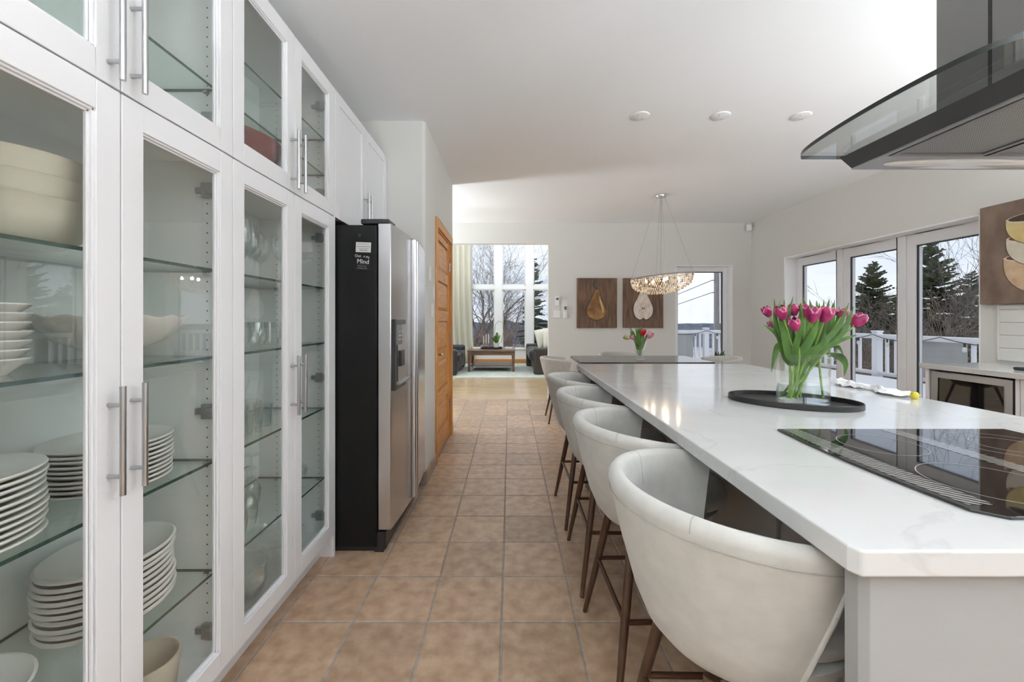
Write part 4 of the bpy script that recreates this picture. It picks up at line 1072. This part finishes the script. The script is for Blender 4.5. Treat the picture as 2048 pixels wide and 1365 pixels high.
# ------------------------------------------------------------------ ceiling cover plates, sensor, wall controls
for x, lb in ((PX(1280, 3.04), 'round white ceiling cover plate nearest the cabinet side'), (PX(1441, 3.04), 'middle one of three round white ceiling cover plates'), (PX(1602, 3.04), 'round white ceiling cover plate nearest the range hood')):
    t = thing('ceiling_cover', lb, 'cover plate', (x, 3.04, CEIL))
    MB().lathe([(0, -.011), (.055, -.010), (.066, -.006), (.069, -.0005), (0, -.0005)], (x, 3.04, CEIL), 36).build('disc', M['plastic'], t, smooth=40)
    for s in (-1, 1): MB().lathe([(0, -.0135), (.003, -.0125), (.0035, -.009), (0, -.009)], (x + .026 * s, 3.04 + .03 * s, CEIL), 8).build('screw', M['inkg'], t)
s = thing('motion_sensor', 'small white motion sensor high in the corner of the room', 'sensor', (XR - .07, YF - .07, 2.62))
MB().box(XR - .105, XR - .035, YF - .085, YF - .03, 2.60, 2.70).build('body', M['plastic'], s, bevel=.014, seg=4)
MB().box(XR - .05, XR - .0005, YF - .04, YF - .0005, 2.63, 2.68).build('bracket', M['plastic'], s, bevel=.004)
plate('light_switch', 'white double rocker switch plate beside the passage, below the thermostat', 'light switch', PX(1113.5, YF), YF, P(0, 628.5, YF).z, .115, .115, 'y', 2)
t = thing('thermostat', 'small white thermostat with a dark display above the double switch on the far wall', 'thermostat', (PX(1114.5, YF), YF, P(0, 602.5, YF).z))
x, z = PX(1114.5, YF), P(0, 602.5, YF).z
MB().box(x - .032, x + .032, YF - .022, YF - .0005, z - .07, z + .07).build('body', M['plastic'], t, bevel=.006)
MB().box(x - .02, x + .02, YF - .024, YF - .0215, z + .015, z + .05).build('display', M['screen'], t)
t = thing('remote_control', 'slim white remote control in its holder on the far wall', 'remote control', (PX(1130.5, YF), YF, P(0, 624, YF).z))
x, z = PX(1130.5, YF), P(0, 624, YF).z
MB().box(x - .030, x + .030, YF - .026, YF - .008, z - .095, z + .10).build('body', M['plastic'], t, bevel=.006)
MB().box(x - .032, x + .032, YF - .008, YF - .0005, z - .10, z + .02).build('holder', M['plastic'], t, bevel=.003)
MB().box(x - .02, x + .02, YF - .028, YF - .0255, z + .03, z + .085).build('display', M['screen'], t)

# ------------------------------------------------------------------ paintings
def spline(pts, n=8):
    out = []; k = len(pts)
    for i in range(k):
        a, b, c, d = [Vector(pts[(i + j - 1) % k]) for j in range(4)]
        for s in range(n):
            t = s / n; out.append(tuple(.5 * ((2 * b) + (c - a) * t + (2 * a - 5 * b + 4 * c - d) * t * t + (3 * b - a - 3 * c + d) * t ** 3)))
    return out
def pear_painting(px0, px1, kind):
    x0, x1 = PX(px0, YF), PX(px1, YF); z1, z0 = P(0, 557, YF).z, P(0, 656, YF).z; w, h = x1 - x0, z1 - z0
    lb = 'brown canvas painting of a whole golden pear on the far wall' if kind == 0 else 'brown canvas painting of a pale halved pear on the far wall'
    r = thing('painting', lb, 'painting', ((x0 + x1) / 2, YF, z0))
    yb = YF - .035
    MB().box(x0, x1, yb, YF - .0005, z0, z1).build('canvas', M['canvas'], r, bevel=.003)
    def q(p): return (x0 + p[0] * w, z1 - p[1] * h)
    def lay(pts, m, name, d, sp_=True):
        MB().prism([q(p) for p in (spline(pts) if sp_ else pts)], yb - d, yb - d + .0006, 'y').build(name, m, r)
    if kind == 0:
        lay([(.47, .22), (.53, .21), (.58, .30), (.62, .42), (.70, .56), (.73, .68), (.68, .79), (.58, .845), (.47, .86), (.35, .83), (.25, .75), (.20, .66), (.24, .55), (.33, .42), (.41, .30)], M['paintd'], 'painted_shadow', .0008)
        lay([(.47, .23), (.53, .22), (.57, .31), (.61, .43), (.68, .56), (.72, .67), (.68, .77), (.58, .825), (.48, .84), (.38, .815), (.28, .76), (.245, .67), (.27, .57), (.35, .44), (.42, .32)], M['pear'], 'painted_pear', .0014)
        lay([(.47, .235), (.44, .20), (.39, .17), (.385, .12), (.41, .075), (.44, .085), (.425, .13), (.45, .16), (.50, .20), (.52, .23)], M['paintd'], 'painted_stem', .002)
        lay([(.55, .34), (.58, .42), (.64, .54), (.67, .64), (.64, .70), (.61, .60), (.57, .48)], M['painto'], 'painted_highlight', .002)
    else:
        lay([(.42, .22), (.50, .19), (.58, .23), (.63, .38), (.72, .52), (.76, .64), (.72, .76), (.62, .85), (.50, .84), (.38, .85), (.27, .77), (.22, .64), (.25, .52), (.36, .38)], M['paintd'], 'painted_shadow', .0008)
        lay([(.45, .22), (.50, .20), (.56, .23), (.61, .36), (.69, .50), (.74, .62), (.71, .74), (.63, .81), (.56, .83), (.50, .80), (.44, .83), (.37, .82), (.29, .75), (.255, .64), (.28, .52), (.37, .38)], M['pearl'], 'painted_pear', .0014)
        core = [(.49, .50), (.53, .55), (.56, .61), (.55, .67), (.50, .70), (.45, .68), (.42, .62), (.44, .55)]
        rr = spline(core); o = MB(); o.tube([(x0 + p[0] * w, yb - .002, z1 - p[1] * h) for p in rr + rr[:1]], .0035, 5, cap=False); o.build('painted_core', M['paintt'], r)
        for sx in (.475, .515): lay([(sx, .585), (sx + .014, .605), (sx + .008, .63), (sx - .008, .63), (sx - .012, .605)], M['paintd'], 'painted_seed', .002)
        MB().tube([(x0 + .5 * w, yb - .002, z1 - .70 * h), (x0 + .5 * w, yb - .002, z1 - .80 * h)], .003, 5).build('painted_line', M['paintt'], r)
pear_painting(1153.5, 1233, 0); pear_painting(1245.5, 1325, 1)
def bowl_painting():
    ya, yb = 3.27, 2.37; z0, z1 = 1.362, 2.12; w, h = ya - yb, z1 - z0; X = XR - .0005; xf = X - .04
    r = thing('painting', 'taupe canvas painting of three stacked bowls on the wall by the glass doors', 'painting', (X, 2.82, z0))
    MB().box(xf, X, yb, ya, z0, z1).build('canvas', M['canvas2'], r, bevel=.003)
    # the crop shows the wall end (u = 0) to u = .27
    def q(p): return (ya - p[0] * w, z1 - p[1] * h)
    def lay(pts, m, name, d): MB().prism([q(p) for p in pts], xf - d, xf - d + .0006, 'x').build(name, m, r)
    def bowl(cx, top, hw, hh, mo, mi, d):
        out = [(cx + hw * math.cos(math.pi + math.pi * k / 20) * (1 if 0 < k < 20 else 1), top + hh * math.sin(math.pi * k / 20) ** .75) for k in range(21)]
        lay([(cx + (hw + .006) * math.cos(math.pi + math.pi * k / 20), top - .004 + (hh + .010) * math.sin(math.pi * k / 20) ** .75) for k in range(21)], M['paintd'], 'painted_outline', d)
        lay(out, mo, 'painted_bowl', d + .0006)
        lay([(cx + hw * math.cos(2 * math.pi * k / 28), top - .012 + .055 * math.sin(2 * math.pi * k / 28)) for k in range(28)], M['paintc'], 'painted_rim', d + .0012)
        lay([(cx + hw * .94 * math.cos(2 * math.pi * k / 28), top - .016 + .046 * math.sin(2 * math.pi * k / 28)) for k in range(28)], mi, 'painted_inside', d + .0018)
    bowl(.50, .57, .325, .36, M['paintt'], M['paintr'], .0006)
    bowl(.51, .385, .315, .29, M['paintc'], M['paintr'], .003)
    bowl(.51, .20, .315, .27, M['painto'], M['paintd'], .0054)
bowl_painting()

# plant on the window sill
def sill_plant():
    x, y, z = PX(1437, YF + .02), YF + .02, WZ0
    r = thing('potted_plant', 'dark green succulent in a white pot on the far window sill', 'plant', (x, y, z))
    MB().lathe([(0, 0), (.05, 0), (.062, .09), (.064, .10), (.056, .10), (.05, .012), (0, .01)], (x, y, z + .0005), 28).build('pot', M['pot'], r, smooth=40)
    MB().lathe([(0, .075), (.052, .075), (.052, .088), (0, .090)], (x, y, z), 20).build('soil', M['hole'], r)
    random.seed(5)
    for k in range(20):
        a = random.uniform(0, 6.3); e = random.uniform(.02, .10); L = MB()
        leaf_mesh(L, [(x + .01 * math.cos(a), y + .006 * math.sin(a), z + .085), (x + e * .6 * math.cos(a), y + e * .4 * math.sin(a), z + .15), (x + e * 1.15 * math.cos(a), y + e * .55 * math.sin(a), z + random.uniform(.17, .27))], .036, .35)
        L.build('leaf', M['plant'], r, smooth=60, fix=False)
sill_plant()

# ------------------------------------------------------------------ living room
def living():
    tag(MB().box(-2.6, 1.35, 8.72, 11.45, 0, .016).build('area_rug', M['rug'], bevel=.005), 'pale woven area rug under the coffee table', 'rug')
    zr = .0165
    # coffee table
    r = thing('coffee_table', 'walnut coffee table with tapered legs and a lower shelf on the rug', 'table', (-.42, 10.1, zr))
    x0, x1, y0, y1 = -.975, .125, 9.62, 10.62; zt = .52
    MB().box(x0 - .01, x1 + .01, y0 - .01, y1 + .01, zt - .03, zt).build('top', M['ctable'], r, bevel=.004)
    a = MB(); i = .05
    a.box(x0 + i, x1 - i, y0 + .02, y0 + .045, zt - .12, zt - .031).box(x0 + i, x1 - i, y1 - .045, y1 - .02, zt - .12, zt - .031).box(x0 + .02, x0 + .045, y0 + i, y1 - i, zt - .12, zt - .031).box(x1 - .045, x1 - .02, y0 + i, y1 - i, zt - .12, zt - .031)
    a.build('apron', M['ctable'], r)
    for x, sx in ((x0 + .04, -1), (x1 - .04, 1)):
        for y, sy in ((y0 + .04, -1), (y1 - .04, 1)):
            L = MB(); t, b = .042, .022; o = sx * .008
            L.add([(x - t, y - t, zt - .031), (x + t, y - t, zt - .031), (x + t, y + t, zt - .031), (x - t, y + t, zt - .031), (x + o - b, y - b, zr), (x + o + b, y - b, zr), (x + o + b, y + b, zr), (x + o - b, y + b, zr)],
                  [(0, 1, 2, 3), (7, 6, 5, 4), (0, 4, 5, 1), (1, 5, 6, 2), (2, 6, 7, 3), (3, 7, 4, 0)])
            L.build('leg', M['ctable'], r)
    MB().box(x0 + .05, x1 - .05, y0 + .05, y1 - .05, .135, .155).build('shelf', M['ctable'], r, bevel=.003)
    # tray with orchid and candlesticks
    t = MB(); t.box(-.68, -.18, 9.98, 10.28, zt + .0005, zt + .012).box(-.68, -.18, 9.98, 9.99, zt + .0005, zt + .04).box(-.68, -.18, 10.27, 10.28, zt + .0005, zt + .04).box(-.68, -.67, 9.99, 10.27, zt + .0005, zt + .04).box(-.19, -.18, 9.99, 10.27, zt + .0005, zt + .04)
    tag(t.build('serving_tray', M['blackp']), 'long black tray on the walnut coffee table', 'tray')
    o = thing('orchid', 'potted orchid with an arched stem on the coffee table tray', 'orchid', (-.32, 10.13, zt + .0125)); z = zt + .0125
    MB().lathe([(0, 0), (.055, 0), (.075, .12), (.078, .13), (.07, .13), (.05, .012), (0, .012)], (-.32, 10.13, z), 24).build('pot', M['pot'], o, smooth=40)
    MB().tube([(-.32, 10.13, z + .1), (-.36, 10.13, z + .38), (-.345, 10.13, z + .58), (-.26, 10.13, z + .66), (-.17, 10.13, z + .62), (-.15, 10.13, z + .4), (-.2, 10.13, z + .14)], .006, 6).build('stem', M['stem'], o, smooth=60)
    for dx, h, dy in ((-.14, .18, 0), (.02, .36, .02), (.10, .26, 0), (-.06, .25, -.04), (.06, .14, -.06)):
        L = MB(); leaf_mesh(L, [(-.32, 10.13, z + .11), (-.32 + dx * .5, 10.13 + dy, z + .11 + h * .6), (-.32 + dx, 10.13 + dy, z + .10 + h * .8)], .075, .3); L.build('leaf', M['leaf'], o, smooth=60, fix=False)
    for k, (x, h) in enumerate(((-.63, .18), (-.57, .22), (-.51, .22))):
        c = thing('candlestick', ['brass candlestick with a short taper on the tray', 'brass candlestick with a tall taper, middle of three', 'brass candlestick with a tall taper beside the orchid'][k], 'candlestick', (x, 10.12, z), 'candlesticks on the coffee table tray')
        MB().lathe([(0, 0), (.03, 0), (.03, .006), (.008, .014), (.007, .1), (.016, .108), (.016, .12), (0, .12)], (x, 10.12, z), 16).build('holder', M['brass'], c, smooth=40)
        MB().tube([(x, 10.12, z + .118), (x, 10.12, z + .118 + h)], [.011, .009], 10).build('candle', M['cream'], c)
    for (x, y, nm) in ((-.80, 10.1, 'white book lying beside the tray, on the curtain side'), (-.02, 10.1, 'white book lying beside the tray, on the sofa side')):
        b = thing('book', nm, 'book', (x, y, zt)); MB().box(x - .09, x + .09, y - .12, y + .12, zt + .0005, zt + .03).build('pages', M['paper'], b)
        MB().box(x - .095, x + .095, y - .125, y + .125, zt + .0302, zt + .034).build('cover', M['plastic'], b)
    # sofas
    s = thing('sofa', 'black leather reclining sofa against the curtain side of the living room', 'sofa', (-1.9, 10.0, zr))
    X1 = -1.12; y0, y1 = 8.95, 10.75
    MB().box(-2.05, X1 - .03, y0 + .2, y1 - .18, zr + .06, .32).build('base', M['leather'], s, bevel=.02)
    for k in range(2):
        a = y0 + .2 + k * .71; MB().box(-1.95, X1, a + .005, a + .70, .28, .46).build('seat_cushion', M['leather'], s, bevel=.06, seg=4)
        MB().box(-2.15, -1.80, a + .005, a + .70, .40, .92).build('back_cushion', M['leather'], s, bevel=.07, seg=4)
    for a in (y0, y1 - .2): MB().box(-2.1, X1 - .02, a, a + .2, zr, .585).build('armrest', M['leather'], s, bevel=.06, seg=4)
    q = thing('sofa', 'dark brown leather sofa with cream pillows, arm end toward the kitchen', 'sofa', (1.0, 10.0, zr))
    x0, x1 = .535, 1.55; y0, y1 = 9.12, 10.95
    for a in (y0, y1 - .22): MB().box(x0 - (.10 if a > 10 else 0), x1, a, a + .22, zr, .60).build('armrest', M['leatherb'], q, bevel=.04, seg=4)
    MB().box(x0 + .02, x1 - .1, y0 + .22, y1 - .22, zr + .05, .33).build('base', M['leatherb'], q, bevel=.02)
    for k in range(2):
        a = y0 + .22 + k * .695; MB().box(x0 - .09, x1 - .3, a + .004, a + .69, .28, .55).build('seat_cushion', M['leather'], q, bevel=.09, seg=4)
        MB().box(x1 - .36, x1 - .02, a + .004, a + .69, .5, .95).build('back_cushion', M['leather'], q, bevel=.08, seg=4)
    for k, (x, y, rx) in enumerate(((.83, 9.75, -8), (.98, 9.60, 6))):
        p = MB(); n = 14
        for sg in (1, -1):
            p.grid(lambda i, j: ((i / n - .5) * .46, sg * .085 * max(0, (1 - (2 * i / n - 1) ** 2) * (1 - (2 * j / n - 1) ** 2)) ** .5, (j / n - .5) * .46), n + 1, n + 1)
        o = p.build('throw_pillow', M['pillow'], smooth=80); o.location = (x, y, .555 + .235); o.rotation_euler = (R(-14), R(rx), R(25))
        tag(o, ['cream quilted pillow leaning on the brown leather sofa, front edge', 'cream quilted pillow tucked behind the other on the brown leather sofa'][k], 'pillow', 'cream pillows on the brown sofa')
    # curtain with its rod
    c = MB(); nu, nv = 90, 16
    def cf(i, j):
        u = i / (nu - 1); v = j / (nv - 1); z = .02 + v * 3.9
        x = -2.15 + u * (1.07 + .10 * (1 - v) ** 3)
        return (x, YW - .16 + .06 * math.sin(u * 44 + .5 * math.sin(v * 3)) * (.7 + .3 * (1 - v)), z)
    c.grid(cf, nu, nv); k = thing('curtain', 'cream linen floor-length curtain beside the tall living room windows', 'curtain', (-1.6, YW - .16, 0))
    c.build('panel', M['curtain'], k, smooth=80, solid=.004); MB().tube([(-3.4, YW - .16, 3.95), (1.9, YW - .16, 3.95)], .014, 10).build('rod', M['hoodd'], k)
    b = MB()
    for x in (-3.2, 1.8): b.tube([(x, YW - .16, 3.95), (x, YW, 3.95)], .008, 6)
    b.build('bracket', M['hoodd'], k)
M['brass'] = mat('brass', (.55, .38, .16), .3, 1)
living()

# ------------------------------------------------------------------ outside: deck, railings, snow, trees
struct(MB().box(4.06, 6.15, 1.5, 9.2, -.25, -.03).box(2.31, 4.06, 6.69, 9.2, -.25, -.03).build('deck', M['pole']))
def snow():
    mb = MB(); nx, ny = 30, 60
    def hz(x, y):
        e = max(0, (x - 4.3) / 1.7, (y - 7.2) / 1.8 if y > 7 else 0)
        return .03 + .30 * min(1, e) ** 1.3 + .05 * noise.noise((x * 1.5, y * 1.5, 0))
    mb.grid(lambda i, j: (lambda x, y: (x, y, hz(x, y)))(4.08 + 1.86 * i / (nx - 1), 1.6 + 7.4 * j / (ny - 1)), nx, ny)
    mb.grid(lambda i, j: (lambda x, y: (x, y, hz(x, y)))(2.33 + 1.75 * i / 19, 6.70 + 2.3 * j / 23), 20, 24)
    o = mb.build('snow_cover', M['snow'], smooth=70, fix=False); stuff(o); tag(o, 'white snow drifted over the deck outside the glass doors', 'snow')
snow()
RH = 1.0
def railing(name, label, axis, fixed, posts, pickets, panels, a, b):
    r = thing(name, label, 'railing', (fixed, (a + b) / 2, -.03) if axis == 'y' else ((a + b) / 2, fixed, -.03))
    def bx(u0, u1, v0, v1, z0, z1):
        return MB().box(fixed + v0, fixed + v1, u0, u1, z0, z1) if axis == 'y' else MB().box(u0, u1, fixed + v0, fixed + v1, z0, z1)
    bx(a, b, -.045, .045, RH - .075, RH).build('top_rail', M['rail'], r, bevel=.01)
    bx(a, b, -.025, .025, .33, .39).build('bottom_rail', M['rail'], r, bevel=.005)
    for p in posts:
        bx(p - .05, p + .05, -.05, .05, -.029, RH + .03).build('post', M['rail'], r, bevel=.004)
        bx(p - .06, p + .06, -.06, .06, RH + .03, RH + .055).build('post_cap', M['rail'], r, bevel=.008)
    for p in pickets: bx(p - .018, p + .018, -.018, .018, .385, RH - .07).build('picket', M['rail'], r)
    for (u, v) in panels: bx(u, v, -.006, .006, .385, RH - .07).build('panel', M['frost'], r)
    return r
pk = [7.0 + .155 * k for k in range(1, 13)] + [6.64 - .155 * k for k in range(0, 3)] + [5.40 - .155 * k for k in range(0, 6)]
railing('deck_railing', 'white deck railing with pickets and frosted panels outside the folding glass doors', 'y', 6.05, [9.1, 6.82, 4.4, 2.1], pk, [(5.48, 6.2), (2.2, 4.3)], 1.6, 9.14)
railing('deck_railing', 'white deck railing with pickets outside the far window beyond the dining table', 'x', 9.1, [2.45, 4.31], [4.08, 4.18, 4.47, 4.6, 4.75, 4.9, 5.05, 5.2, 5.35, 5.5, 5.65, 5.8], [(2.52, 4.03)], 2.4, 5.99)
def string_lights():
    r = thing('string_lights', 'black cable of festoon bulbs looped along the deck railing', 'string lights', (6.0, 7.2, RH))
    c = MB(); pts = []; bl = []
    A = [(3.3, 9.03), (4.3, 9.03), (5.2, 9.03), (5.97, 9.03), (5.97, 7.9), (5.97, 6.82), (5.97, 5.75), (5.97, 4.5)]
    for (p, q) in zip(A, A[1:]):
        for k in range(12):
            t = k / 12; z = RH - .01 - .09 * 4 * t * (1 - t) + .005
            pts.append((p[0] + (q[0] - p[0]) * t, p[1] + (q[1] - p[1]) * t, z))
            if k in (3, 9): bl.append(pts[-1])
    pts.append((5.97, 4.5, RH)); c.tube(pts, .006, 5).build('cable', M['wire'], r)
    for p in bl:
        b = MB().tube([(p[0], p[1], p[2]), (p[0], p[1], p[2] - .055)], .012, 8).build('socket', M['wire'], r)
        MB().lathe([(0, -.075), (.018, -.065), (.025, -.04), (.02, -.015), (.010, 0), (0, 0)], (p[0], p[1], p[2] - .05), 12).build('bulb', M['bulb'], b, smooth=60)
string_lights()
def terrain():
    mb = MB(); n = 40
    def f(i, j):
        x = -120 + 300 * (i / n) ; y = -60 + 300 * (j / n)
        d = max(0, math.hypot(max(0, abs(x - 1) - 8), max(0, abs(y - 5) - 9)) - 0)
        return (x, y, -2.2 - min(7, d * .16) + .6 * noise.noise((x * .07, y * .07, 0)))
    mb.grid(f, n + 1, n + 1); struct(mb.build('ground', M['ground'], smooth=80, fix=False))
    h = MB(); k = 240
    def g(i, j):
        a = R(-60 + 150 * i / k); rr = 170
        return (rr * math.sin(a), rr * math.cos(a), -12 if j == 0 else (CH - 8.5 / F * rr + .35 * noise.noise((i * 1.7, 0, 0)) + (abs(noise.noise((i * .9, 5, 0))) * 3.0 if i < 112 else 0) ))
    h.grid(g, k + 1, 2); struct(h.build('far_shore', M['hill'], fix=False, solid=2))
terrain()
GZ = -2.4
def spruce(X, Y, top, rad, seed, label, dens=1.0):
    random.seed(seed); r = thing('spruce_tree', label, 'tree', (X, Y, GZ - 1.5), 'trees around the house')
    H = top - GZ + 1.5; b0 = GZ - 1.5
    MB().tube([(X, Y, b0), (X, Y, top - .1)], [.10, .012], 7).build('trunk', M['bark'], r)
    mb = MB(); z = top - .03
    def twig(p, d, L, w):
        s = d.cross(Vector((0, 0, 1))); s = s.normalized() if s.length > .01 else Vector((1, 0, 0)); up = s.cross(d).normalized()
        for n_ in (s, up):
            mb.add([p - n_ * w * .6, p + n_ * w * .6, p + d * L * .6 + n_ * w, p + d * L, p + d * L * .6 - n_ * w], [(0, 1, 2, 3, 4)])
    twig(Vector((X, Y, top - .35)), Vector((0, 0, 1)), .4, .025)
    while z > max(b0 + .6, -1.6):
        t = (top - z) / H; L0 = rad * (t ** .82) + .05; n = int((5 + 5 * min(1, t * 3)) * dens)
        for k in range(n):
            az = random.uniform(0, 6.283); L = L0 * random.uniform(.55, 1.12); el = .55 - 1.0 * min(1, t * 2.2) + random.uniform(-.15, .15)
            d = Vector((math.cos(az) * math.cos(el), math.sin(az) * math.cos(el), math.sin(el)))
            p = Vector((X, Y, z + random.uniform(-.05, .05))); st_ = .075 + .05 * t; s = .04
            while s < L:
                q = p + d * s + Vector((0, 0, .10 * s * s / max(L, .3)))
                tl = min(.34, .10 + .28 * (L - s)) * random.uniform(.7, 1.1)
                for sg in (-1, 1):
                    side = d.cross(Vector((0, 0, 1))).normalized() * sg
                    twig(q, (d * .75 + side * .75 + Vector((0, 0, random.uniform(-.25, .12)))).normalized(), tl, .018 + .014 * random.random())
                s += st_
            twig(p, d, L, .022)
        z -= .10 + .10 * t
    stuff(mb.build('foliage', M['spruce'], r, fix=False))
def bare(X, Y, z0, H, r0, seed, label, m='bark', lean=(0, 0), spread=.6, depth=6, group='trees around the house', n0=1, sub=3):
    random.seed(seed); r = thing('bare_tree', label, 'tree', (X, Y, z0), group)
    T = MB(); B = MB()
    def grow(p, d, L, rad, lev):
        mb = T if lev == 0 else B; k = 4 if lev < 2 else 3; pts = [p]; rr = [rad]; q = p.copy(); dd = d.copy()
        for i in range(k):
            dd = (dd + Vector((random.gauss(0, .13), random.gauss(0, .13), random.gauss(.03, .09)))).normalized()
            q = q + dd * L / k; pts.append(q.copy()); rr.append(rad * (1 - .42 * (i + 1) / k))
        mb.tube(pts, rr, 6 if lev < 2 else 3, cap=False)
        if lev >= depth: return
        for i in range(1, len(pts)):
            if lev == 0 and i < 2: continue
            nch = 1 if i < len(pts) - 1 else 2
            if lev == 0: nch += 1
            for _ in range(nch):
                if lev > 1 and i < len(pts) - 1 and random.random() < .25: continue
                a = random.uniform(0, 6.283); u = dd.orthogonal().normalized(); w = dd.cross(u)
                nd = (dd + (u * math.cos(a) + w * math.sin(a)) * random.uniform(spread * .6, spread * 1.5)).normalized()
                grow(pts[i].copy(), nd, L * random.uniform(.55, .82), max(rr[i] * random.uniform(.5, .72), .0035), lev + 1)
    for k in range(n0):
        d = Vector((lean[0] + (random.gauss(0, .4) if n0 > 1 else 0), lean[1] + (random.gauss(0, .4) if n0 > 1 else 0), 1)).normalized()
        grow(Vector((X + (random.gauss(0, .12) if n0 > 1 else 0), Y, z0)), d, H * .36, r0, 0)
    T.build('trunk', M[m], r, smooth=80, fix=False); stuff(B.build('branches', M[m], r, fix=False))
spruce(11.4, 13.0, 2.98, 2.35, 1, 'dark spruce seen through the middle glass door', 1.5)
spruce(11.2, 11.0, 3.28, 2.6, 2, 'tall spruce seen through the glass door beside the bowl painting', 1.5)
spruce(14.2, 15.0, 2.4, 2.6, 3, 'spruce between the two nearer ones behind the deck')
spruce(15.6, 14.0, 2.8, 2.8, 4, 'spruce at the end of the deck behind bare branches')
spruce(13.5, 18.5, 1.6, 2.6, 8, 'low spruce far behind the deck railing')
bare(9.6, 8.6, GZ, 6.3, .06, 11, 'bare grey shrub tree close behind the deck railing', 'bark', spread=.5, depth=5)
bare(9.3, 8.3, GZ, 5.0, .04, 12, 'pale many-stemmed bare bush behind the deck railing', 'barkl', spread=.6, n0=3, depth=4, lean=(-.2, .2))
bare(10.0, 10.2, GZ, 4.6, .04, 13, 'reddish many-stemmed bare bush between the spruces', 'twig', spread=.6, n0=3, depth=4)
bare(-2.6, 17.5, GZ, 9.5, .13, 21, 'large bare tree with spreading limbs behind the living room curtain', 'bark', lean=(.5, 0), spread=.62, depth=5)
bare(.1, 19.5, GZ, 7.6, .10, 22, 'bare tree seen through the middle living room window', 'bark', lean=(-.15, 0), spread=.6, depth=5)
spruce(.95, 16.0, 3.5, 1.35, 5, 'slim spruce outside the living room window')
for k, (x, y, h, s) in enumerate(((-1.7, 15.2, 4.0, 31), (-.7, 15.8, 3.8, 32), (.2, 15.0, 3.9, 33), (1.1, 17.2, 4.2, 34), (1.9, 16.4, 4.4, 35), (-.3, 17.4, 4.4, 36))):
    bare(x, y, GZ, h, .035, s, 'brown bare thicket bush outside the tall living room windows', 'twig', spread=.65, n0=3, depth=4, group='thicket bushes outside the living room')
def pole():
    x, y = PX(1433.5, 20), 20; r = thing('utility_pole', 'weathered wooden utility pole with wires outside the far window', 'utility pole', (x, y, GZ - 2))
    MB().tube([(x, y, GZ - 2), (x, y, 8)], [.15, .11], 12).build('post', M['pole'], r, smooth=50)
    for py, q in ((561, (1340, 590, 24)), (585.5, (1335, 611, 24))):
        p = P(1424, py, 20); e = P(*q); n = MB()
        f = p + (e - p) * 3
        n.tube([p, p.lerp(f, .25) + Vector((0, 0, -.12)), p.lerp(f, .5) + Vector((0, 0, -.16)), f], .016, 5).build('wire', M['wire'], r)
        MB().tube([p, (x, y, p.z)], .02, 6).build('bracket', M['wire'], r)
pole()

# ------------------------------------------------------------------ stands of the uplighters (added fill lamps, out of view)
for (p, w) in FILL_LAMPS:
    x, y, z = p
    f = thing('added_floor_lamp', 'unseen black torchiere floor lamp with an upward bowl shade, added as fill light', 'lamp', (x, y, 0), 'added torchiere floor lamps')
    MB().lathe([(0, 0), (.14, 0), (.14, .02), (.02, .03), (0, .03)], (x, y, .0005), 24).build('base', M['blackp'], f, smooth=40)
    MB().tube([(x, y, .02), (x, y, z - .13)], .012, 10).build('pole', M['blackp'], f)
    MB().lathe([(0, -.14), (.05, -.135), (.17, -.07), (.23, -.005), (.225, -.005), (.165, -.06), (.05, -.12), (0, -.125)], (x, y, z), 32).build('shade', M['plastic'], f, smooth=50)
for y_, w in FILL_SCONCES:  # housings of the invented wall fill lights
    f = thing('added_wall_sconce', 'unseen white wall uplighter over the side counter, added as fill light', 'lamp', (XR, y_, 1.57), 'added wall uplighters')
    MB().prism([(3.49, 1.60), (3.70, 1.60), (XR - .0005, 1.60), (XR - .0005, 1.47), (3.70, 1.47)], y_ - .27, y_ + .27, 'y').build('shade', M['plastic'], f)
